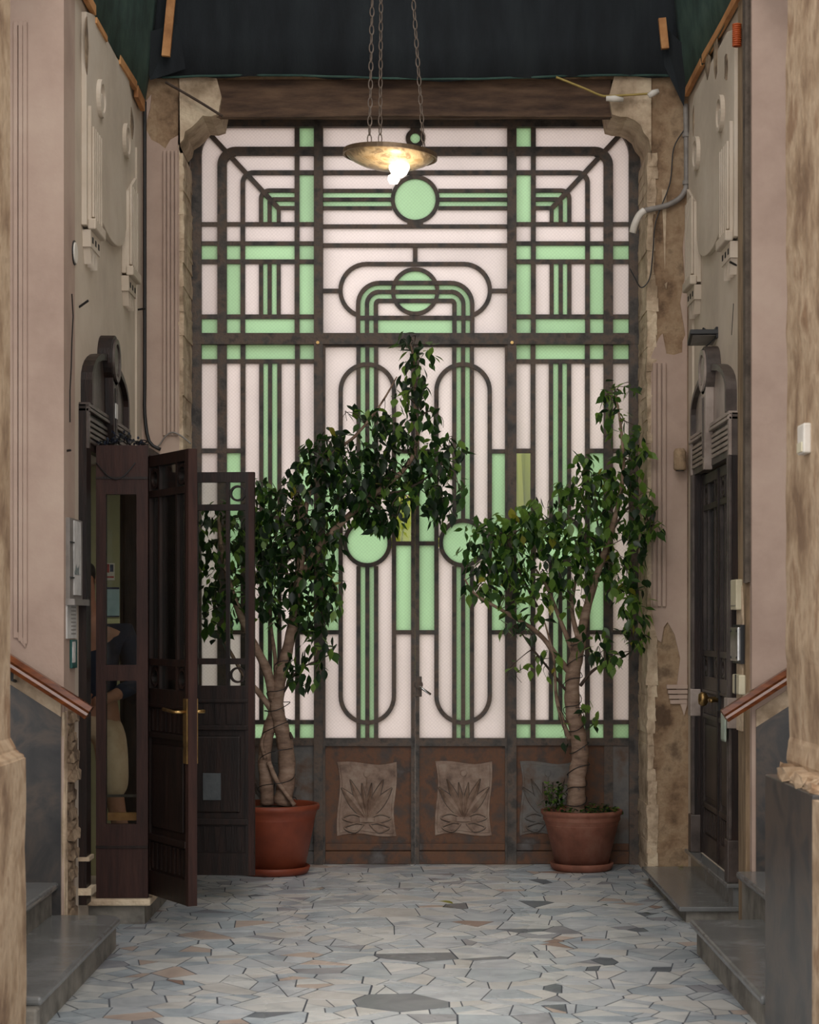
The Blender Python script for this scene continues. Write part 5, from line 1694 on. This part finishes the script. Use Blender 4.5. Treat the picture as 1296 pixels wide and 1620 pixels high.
# ---- left tree
PLc = (-0.875, 11.82)
soil_and_pot(PLc, 0.285, 0.43, 0.195, 0.225, TERRA, 'terracotta_pot', 'orange plastic terracotta pot holding the left tree', False)
tl = thing('potted_ficus', 'dark leaning ficus tree in the orange pot before the gate', 'tree', (PLc[0], PLc[1], 0.40))
D = 11.75
brL = [([(446, 1272, 11.80), (453, 1235, 11.79), (453, 1190, 11.78), (446, 1155, 11.77), (438, 1120, 11.76), (442, 1080, 11.75), (452, 1040, 11.74), (462, 995, 11.73), (470, 940, 11.72), (477, 870, 11.70), (478, 800, 11.68)], 0.058, 0.022),
       ([(424, 1272, 11.80), (421, 1235, 11.79), (419, 1190, 11.80), (427, 1150, 11.79), (438, 1118, 11.77)], 0.045, 0.036),
       ([(466, 1274, 11.72), (450, 1252, 11.73), (436, 1232, 11.74), (425, 1205, 11.74)], 0.014, 0.016),
       ([(420, 1200, 11.76), (414, 1178, 11.75), (419, 1160, 11.75)], 0.016, 0.008),
       ([(462, 1168, 11.74), (459, 1158, 11.73)], 0.012, 0.005),
       ([(434, 1108, 11.76), (422, 1060, 11.72), (398, 1012, 11.66), (372, 952, 11.60), (352, 880, 11.56), (346, 815, 11.55)], 0.034, 0.010),
       ([(430, 1122, 11.77), (408, 1094, 11.78), (382, 1062, 11.78), (352, 1008, 11.78)], 0.022, 0.008),
       ([(436, 1112, 11.77), (436, 1050, 11.82), (430, 1000, 11.84), (424, 940, 11.84)], 0.018, 0.006),
       ([(470, 940, 11.72), (500, 872, 11.70), (546, 822, 11.68), (592, 782, 11.68), (640, 742, 11.70), (660, 700, 11.72), (657, 640, 11.74), (656, 580, 11.75), (650, 545, 11.75)], 0.024, 0.005),
       ([(477, 868, 11.70), (488, 786, 11.70), (522, 722, 11.70), (562, 690, 11.72), (602, 640, 11.74), (628, 596, 11.75)], 0.018, 0.004),
       ([(592, 782, 11.68), (640, 775, 11.66), (690, 745, 11.66), (712, 710, 11.68)], 0.010, 0.003),
       ([(446, 1100, 11.75), (470, 1062, 11.70), (500, 1046, 11.68), (530, 1032, 11.68)], 0.009, 0.003),
       ([(465, 985, 11.73), (500, 958, 11.68), (530, 928, 11.66)], 0.009, 0.003),
       ([(500, 872, 11.70), (500, 930, 11.68), (515, 990, 11.66)], 0.008, 0.003)]
clL = [(440, 830, 48, 62, 150, 0), (430, 925, 48, 62, 140, -.05), (345, 868, 36, 80, 120, -.12), (348, 965, 32, 50, 60, -.1), (400, 860, 40, 70, 100, 0), (412, 775, 22, 26, 30, 0),
       (482, 775, 38, 55, 110, 0), (520, 715, 40, 40, 100, 0), (560, 745, 52, 55, 150, -.05), (610, 790, 46, 44, 130, 0), (622, 718, 52, 48, 140, 0), (676, 762, 44, 46, 110, 0),
       (703, 712, 32, 32, 60, 0), (652, 625, 30, 42, 60, 0), (662, 560, 28, 26, 34, 0), (640, 535, 14, 12, 10, 0), (596, 826, 34, 18, 50, 0), (505, 850, 42, 44, 100, 0), (522, 930, 24, 46, 60, -.05), (484, 965, 40, 36, 80, 0),
       (480, 1052, 34, 34, 46, -.05), (470, 900, 48, 50, 110, 0), (696, 800, 26, 28, 40, 0), (600, 668, 36, 24, 46, 0), (512, 1010, 24, 30, 26, -.05), (735, 775, 12, 22, 10, 0), (540, 790, 40, 40, 100, 0), (690, 655, 14, 26, 12, 0), (560, 650, 20, 16, 8, 0)]
tree(tl, brL, clL, 11.70, 21, [40, 26, 24, 9, .6])

# ---- right tree
PRc = (1.045, 11.99)
pr2 = soil_and_pot(PRc, 0.256, 0.375, 0.165, 0.20, CLAY, 'terracotta_pot', 'dusty clay pot with moulded rim holding the right tree', True)
tr_ = thing('potted_ficus', 'airy light green ficus tree in the clay pot right of the gate', 'tree', (PRc[0], PRc[1], 0.35))
brR = [([(910, 1286, 11.99), (912, 1262, 11.98), (913, 1230, 11.97), (918, 1195, 11.96), (914, 1160, 11.95), (906, 1120, 11.93), (906, 1075, 11.91), (912, 1040, 11.89), (918, 1010, 11.87)], 0.062, 0.042),
       ([(918, 1015, 11.87), (928, 965, 11.84), (946, 905, 11.80), (968, 840, 11.74), (985, 760, 11.68), (984, 690, 11.66), (974, 622, 11.66)], 0.032, 0.005),
       ([(906, 1070, 11.91), (884, 1042, 11.88), (852, 1002, 11.82), (802, 970, 11.74), (752, 940, 11.70), (735, 915, 11.70)], 0.022, 0.004),
       ([(908, 1035, 11.89), (888, 985, 11.87), (866, 930, 11.84), (846, 898, 11.80)], 0.018, 0.005),
       ([(915, 1012, 11.87), (905, 962, 11.88), (914, 902, 11.88), (926, 848, 11.86)], 0.018, 0.005),
       ([(902, 1170, 11.94), (890, 1140, 11.92), (880, 1100, 11.88), (876, 1040, 11.84), (862, 985, 11.80)], 0.018, 0.005),
       ([(918, 1085, 11.91), (942, 1058, 11.88), (985, 1040, 11.80), (1005, 1025, 11.70)], 0.012, 0.003),
       ([(968, 840, 11.74), (1000, 800, 11.66), (1030, 830, 11.58)], 0.010, 0.003),
       ([(902, 1100, 11.92), (870, 1060, 11.86), (838, 1020, 11.80), (815, 985, 11.76)], 0.010, 0.003),
       ([(850, 960, 11.84), (820, 900, 11.78), (800, 850, 11.74)], 0.010, 0.003),
       ([(946, 905, 11.80), (950, 860, 11.84), (940, 800, 11.84), (925, 740, 11.82)], 0.010, 0.003)]
clR = [(775, 860, 48, 52, 120, 0), (820, 845, 44, 46, 110, 0), (752, 925, 24, 18, 14, 0), (800, 918, 46, 42, 90, 0), (862, 822, 40, 42, 90, 0), (905, 865, 42, 36, 80, 0), (950, 795, 40, 56, 110, 0),
       (990, 755, 26, 56, 80, -.06), (972, 655, 26, 44, 34, -.06), (965, 618, 18, 20, 10, -.06), (1000, 610, 12, 12, 8, -.1), (1012, 842, 26, 54, 70, -.14), (988, 920, 34, 46, 80, -.06), (1005, 990, 24, 40, 44, -.14),
       (960, 1032, 24, 26, 26, -.05), (862, 915, 40, 46, 70, 0), (826, 985, 36, 28, 34, 0), (862, 1050, 32, 24, 14, 0), (928, 742, 22, 28, 26, 0), (942, 880, 36, 40, 70, 0), (1026, 790, 12, 26, 14, -.16),
       (902, 775, 30, 22, 34, 0), (1040, 832, 12, 10, 8, -.18), (1008, 700, 16, 36, 26, -.12), (815, 1055, 16, 16, 5, 0), (900, 940, 40, 30, 24, 0), (935, 1010, 30, 26, 14, 0), (895, 1160, 16, 24, 4, -.1), (930, 1130, 18, 24, 9, -.06)]
tree(tr_, brR, clR, 11.76, 33, [20, 12, 36, 30, 1.6])

# small plants in the right pot
def seedling(px, py, Y, h, n, seed, name, label, small):
    b = P(px, py, Y)
    t = thing(name, label, 'plant', b, 0)
    r = random.Random(seed)
    for k in range(5 if not small else 3):
        a = 2 * PI * k / 5 + r.random()
        e = b + Vector((math.cos(a) * h * .3, math.sin(a) * h * .3, h * r.uniform(.6, 1)))
        MB().tube([b, (b + e) / 2 + Vector((0, 0, .02)), e], 0.0022, 5).build('stem', TWIG, t)
    for k in range(n):
        a, q = r.uniform(0, 2 * PI), r.random()
        p = b + Vector((math.cos(a) * h * .35 * (q ** .5), math.sin(a) * h * .35 * q ** .5, h * r.uniform(.15, 1.0)))
        o = bpy.data.objects.new('leaf', leaf_meshes[r.choice([0, 2, 2, 3])])
        COL.objects.link(o); o.parent = t
        o.matrix_local = Matrix.Translation(p - b) @ (Matrix.Rotation(r.uniform(0, 6.3), 3, 'Z') @ Matrix.Rotation(r.uniform(.6, 2.2), 3, 'X')).to_4x4() @ Matrix.Scale(r.uniform(.03, .05), 4)
seedling(877, 1288, 11.90, 0.19, 150, 3, 'small_shrub', 'small bushy green shrub at the left of the clay pot', False)
r = random.Random(44)
gc = thing('ground_cover', 'low trailing greenery spread over the clay pot soil', 'plant', (PRc[0], PRc[1], 0.36))
for k in range(190):
    a, q = r.uniform(-2.6, 1.6), r.random() ** .5
    p = Vector((PRc[0] + 0.04 + math.cos(a) * .215 * q, PRc[1] + math.sin(a) * .215 * q, 0.365 + r.uniform(0, .05) * (1.2 - q * .6)))
    o = bpy.data.objects.new('leaf', leaf_meshes[r.choice([0, 1, 2, 2, 3])])
    COL.objects.link(o); o.parent = gc
    o.matrix_local = Matrix.Translation(p - gc.location) @ (Matrix.Rotation(r.uniform(0, 6.3), 3, 'Z') @ Matrix.Rotation(r.uniform(.7, 1.9), 3, 'X')).to_4x4() @ Matrix.Scale(r.uniform(.028, .046), 4)

# fairy-light strings wound round the trunks
def winding(path, rad, turns, label, seed):
    r = random.Random(seed)
    t = thing('fairy_light_string', label, 'string lights', path[0], 0, 'dark fairy light strings on the trees')
    pts = []
    n = 16 * turns
    sp = smooth_path(path, 8)
    for k in range(n + 1):
        f = k / n
        i = min(int(f * (len(sp) - 1)), len(sp) - 2)
        u = f * (len(sp) - 1) - i
        c = sp[i].lerp(sp[i + 1], u)
        a = 2 * PI * k / 16
        rr = rad[0] + (rad[1] - rad[0]) * f + 0.004
        pts.append(c + Vector((math.cos(a) * rr, math.sin(a) * rr, 0.012 * math.sin(k * .7 + seed))))
    MB().tube(pts, 0.0028, 5).build('wire', BLACK, t)
    for k in range(6, n, 11):
        p = pts[k]
        MB().tube([p, p + Vector((r.uniform(-.02, .02), -.008, r.uniform(-.03, -.012)))], 0.0024, 4).build('mini_bulb', BLACK, t)
winding([P(x, y, Y) for x, y, Y in [(438, 1268, 11.80), (438, 1200, 11.79), (440, 1140, 11.775), (440, 1100, 11.76), (452, 1040, 11.74)]], (0.12, 0.05), 6, 'dark fairy light wire wound round the left tree trunks', 1)
winding([P(x, y, Y) for x, y, Y in brR[0][0]], (0.066, 0.05), 9, 'dark fairy light wire wound round the right tree trunk', 2)

# ---- fallen leaf on the paving, and litter
def fallen(px, py, s, mi, label):
    Y = EYE * F / (py - CY)
    p = P(px, py, Y); p.z = 0.02
    o = bpy.data.objects.new('fallen_leaf', leaf_meshes[mi])
    COL.objects.link(o)
    o.matrix_world = Matrix.Translation(p) @ (Matrix.Rotation(1.0, 3, 'Z') @ Matrix.Rotation(1.75, 3, 'X')).to_4x4() @ Matrix.Scale(s, 4)
    tag(o, label, 'leaf')
fallen(718, 1436, 0.11, 4, 'curled yellow-brown fallen leaf alone in the middle of the paving')
fallen(1030, 1452, 0.05, 1, 'small dark fallen leaf on the paving by the right door step')
fallen(963, 1439, 0.05, 1, 'small dark fallen leaf on the paving right of centre')
o = bpy.data.objects.new('fallen_leaf', leaf_meshes[4]); COL.objects.link(o)
o.matrix_world = Matrix.Translation((1.59, 11.40, 0.094)) @ Matrix.Rotation(1.6, 4, 'X') @ Matrix.Scale(.07, 4)
tag(o, 'bright yellow fallen leaf on the marble step by the right door', 'leaf')

# ================================================================== PERSON behind the booth glass
SKIN = material('skin', [(150, 104, 80), (176, 126, 100)], 6, .55, bump=.05)
NAVY = material('navy_cloth', [(24, 28, 42), (36, 42, 60)], 14, .85, bump=.2)
BEIGE = material('beige_cotton', [(184, 156, 126), (206, 180, 150)], 10, .85, bump=.25, bscale=30)
HAIR = material('dark_hair', [(26, 20, 17), (44, 34, 28)], 30, .6, bump=.3)
SHOE = material('pale_shoe', [(170, 164, 154), (196, 190, 180)], 10, .6)
def skin_obj(name, verts, edges, radii, mat, parent, root=0, sub=2):
    me = bpy.data.meshes.new(name)
    me.from_pydata(verts, edges, [])
    o = bpy.data.objects.new(name, me)
    COL.objects.link(o); o.parent = parent
    md = o.modifiers.new('skin', 'SKIN')
    md.use_smooth_shade = True
    sv = me.skin_vertices[0].data if me.skin_vertices else None
    if sv is None:
        bpy.context.view_layer.objects.active = o
        sv = me.skin_vertices.new(name='skin').data if hasattr(me.skin_vertices, 'new') else None
    for i, r_ in enumerate(radii):
        rr = r_ if hasattr(r_, '__len__') else (r_, r_)
        sv[i].radius = rr
        sv[i].use_root = (i == root)
    s = o.modifiers.new('sub', 'SUBSURF'); s.levels = sub; s.render_levels = sub
    me.materials.append(mat)
    return o
per = thing('person', 'person in navy top and beige knee shorts standing behind the booth glass', 'person', (-1.745, 10.28, 0.137))
# local frame: x to the right of the photo, -y towards the camera, z up
V = [(0, 0, .92), (0, 0, 1.10), (0, -.02, 1.30), (0, -.03, 1.44), (-.02, -.06, 1.53),           # pelvis .. neck, head base
     (-.03, -.09, 1.62), (-.03, -.09, 1.70),                                                     # head
     (.19, -.02, 1.36), (.245, .0, 1.08), (.10, -.20, 1.0), (.045, -.25, 1.0),                   # arm on the photo's right
     (-.19, -.02, 1.36), (-.245, .0, 1.08), (-.10, -.20, 1.0), (-.03, -.25, .99),                # other arm
     (.095, 0, .88), (.13, -.05, .50), (.19, .03, .12), (.195, -.03, .05), (.20, -.12, .035),    # leg, stepping outwards
     (-.09, 0, .88), (-.10, -.02, .50), (-.10, .02, .12), (-.10, -.02, .05), (-.10, -.12, .035)]
E = [(0, 1), (1, 2), (2, 3), (3, 4), (4, 5), (5, 6), (2, 7), (7, 8), (8, 9), (9, 10), (2, 11), (11, 12), (12, 13), (13, 14),
     (0, 15), (15, 16), (16, 17), (17, 18), (18, 19), (0, 20), (20, 21), (21, 22), (22, 23), (23, 24)]
Rr = [(.13, .10), (.12, .09), (.14, .10), .05, .055, (.075, .09), (.06, .075), .052, .042, .03, (.034, .018), .052, .042, .03, (.034, .018),
      .085, .056, .038, .04, .03, .085, .056, .038, .04, .03]
body = skin_obj('body', V, E, Rr, SKIN, per)
V2 = [V[0], V[1], V[2], V[7], ((V[7][0] + V[8][0]) / 2, 0, 1.22), V[8], V[11], ((V[11][0] + V[12][0]) / 2, 0, 1.22), V[12], (0, -.025, 1.40), (.15, -.13, 1.03), (-.15, -.13, 1.03)]
skin_obj('navy_top', V2, [(0, 1), (1, 2), (2, 3), (3, 4), (4, 5), (2, 6), (6, 7), (7, 8), (2, 9), (5, 10), (8, 11)], [(.15, .125), (.145, .115), (.16, .12), .068, .062, .055, .068, .062, .055, .06, .042, .042], NAVY, per)
V3 = [(0, 0, .99), (0, 0, .90), (.10, 0, .84), (.125, -.04, .62), (.135, -.05, .46), (-.095, 0, .84), (-.10, -.02, .62), (-.10, -.02, .46)]
skin_obj('beige_shorts', V3, [(0, 1), (1, 2), (2, 3), (3, 4), (1, 5), (5, 6), (6, 7)], [(.15, .12), (.16, .13), .105, .09, .082, .105, .09, .082], BEIGE, per)
skin_obj('hair', [(-.03, -.06, 1.60), (-.03, -.075, 1.70), (-.03, -.085, 1.735)], [(0, 1), (1, 2)], [(.07, .07), (.078, .088), (.05, .06)], HAIR, per)
for sgn, hx, hy, hz in ((1, .045, -.25, 1.0), (-1, -.03, -.25, .99)):
    for f in range(5):
        ln = [.05, .075, .08, .075, .06][f]
        dz = [.03, .018, .004, -.010, -.024][f]
        a = Vector((hx, hy, hz + dz))
        d1 = Vector((-sgn * ln * .55, -.012 if f else -.03, .0 if f else .02))
        d2 = Vector((-sgn * ln * .35, .018, -.012))
        MB().tube([a, a + d1, a + d1 + d2], [.010, .009, .006], 7).build('finger', SKIN, per, local=True, smooth=True)
for hx in (.197, -.10):
    MB().tube([(hx, .05, .035), (hx, .0, .045), (hx, -.08, .04), (hx, -.17, .028)], [.036, .045, .042, .026], 10).build('shoe', SHOE, per, local=True, smooth=True)
# face: eyes, nose, mouth, ears
for sx in (-1, 1):
    MB().lathe([(0, -.008), (.009, 0), (0, .008)], (-.03 + sx * .028, -.172, 1.655), 8).build('eye', BLACK, per, local=True)
    MB().disc(-.095, 1.64, .022, -.03 + sx * .072, -.03 + sx * .082, 'x', 12).build('ear', SKIN, per, local=True)
MB().prism([(-.045, 1.612), (-.015, 1.612), (-.03, 1.655)], 'y', -.198, -.165).build('nose', SKIN, per, local=True)
MB().box(-.052, -.008, -.172, -.160, 1.588, 1.596).build('mouth', RED_P, per, local=True)
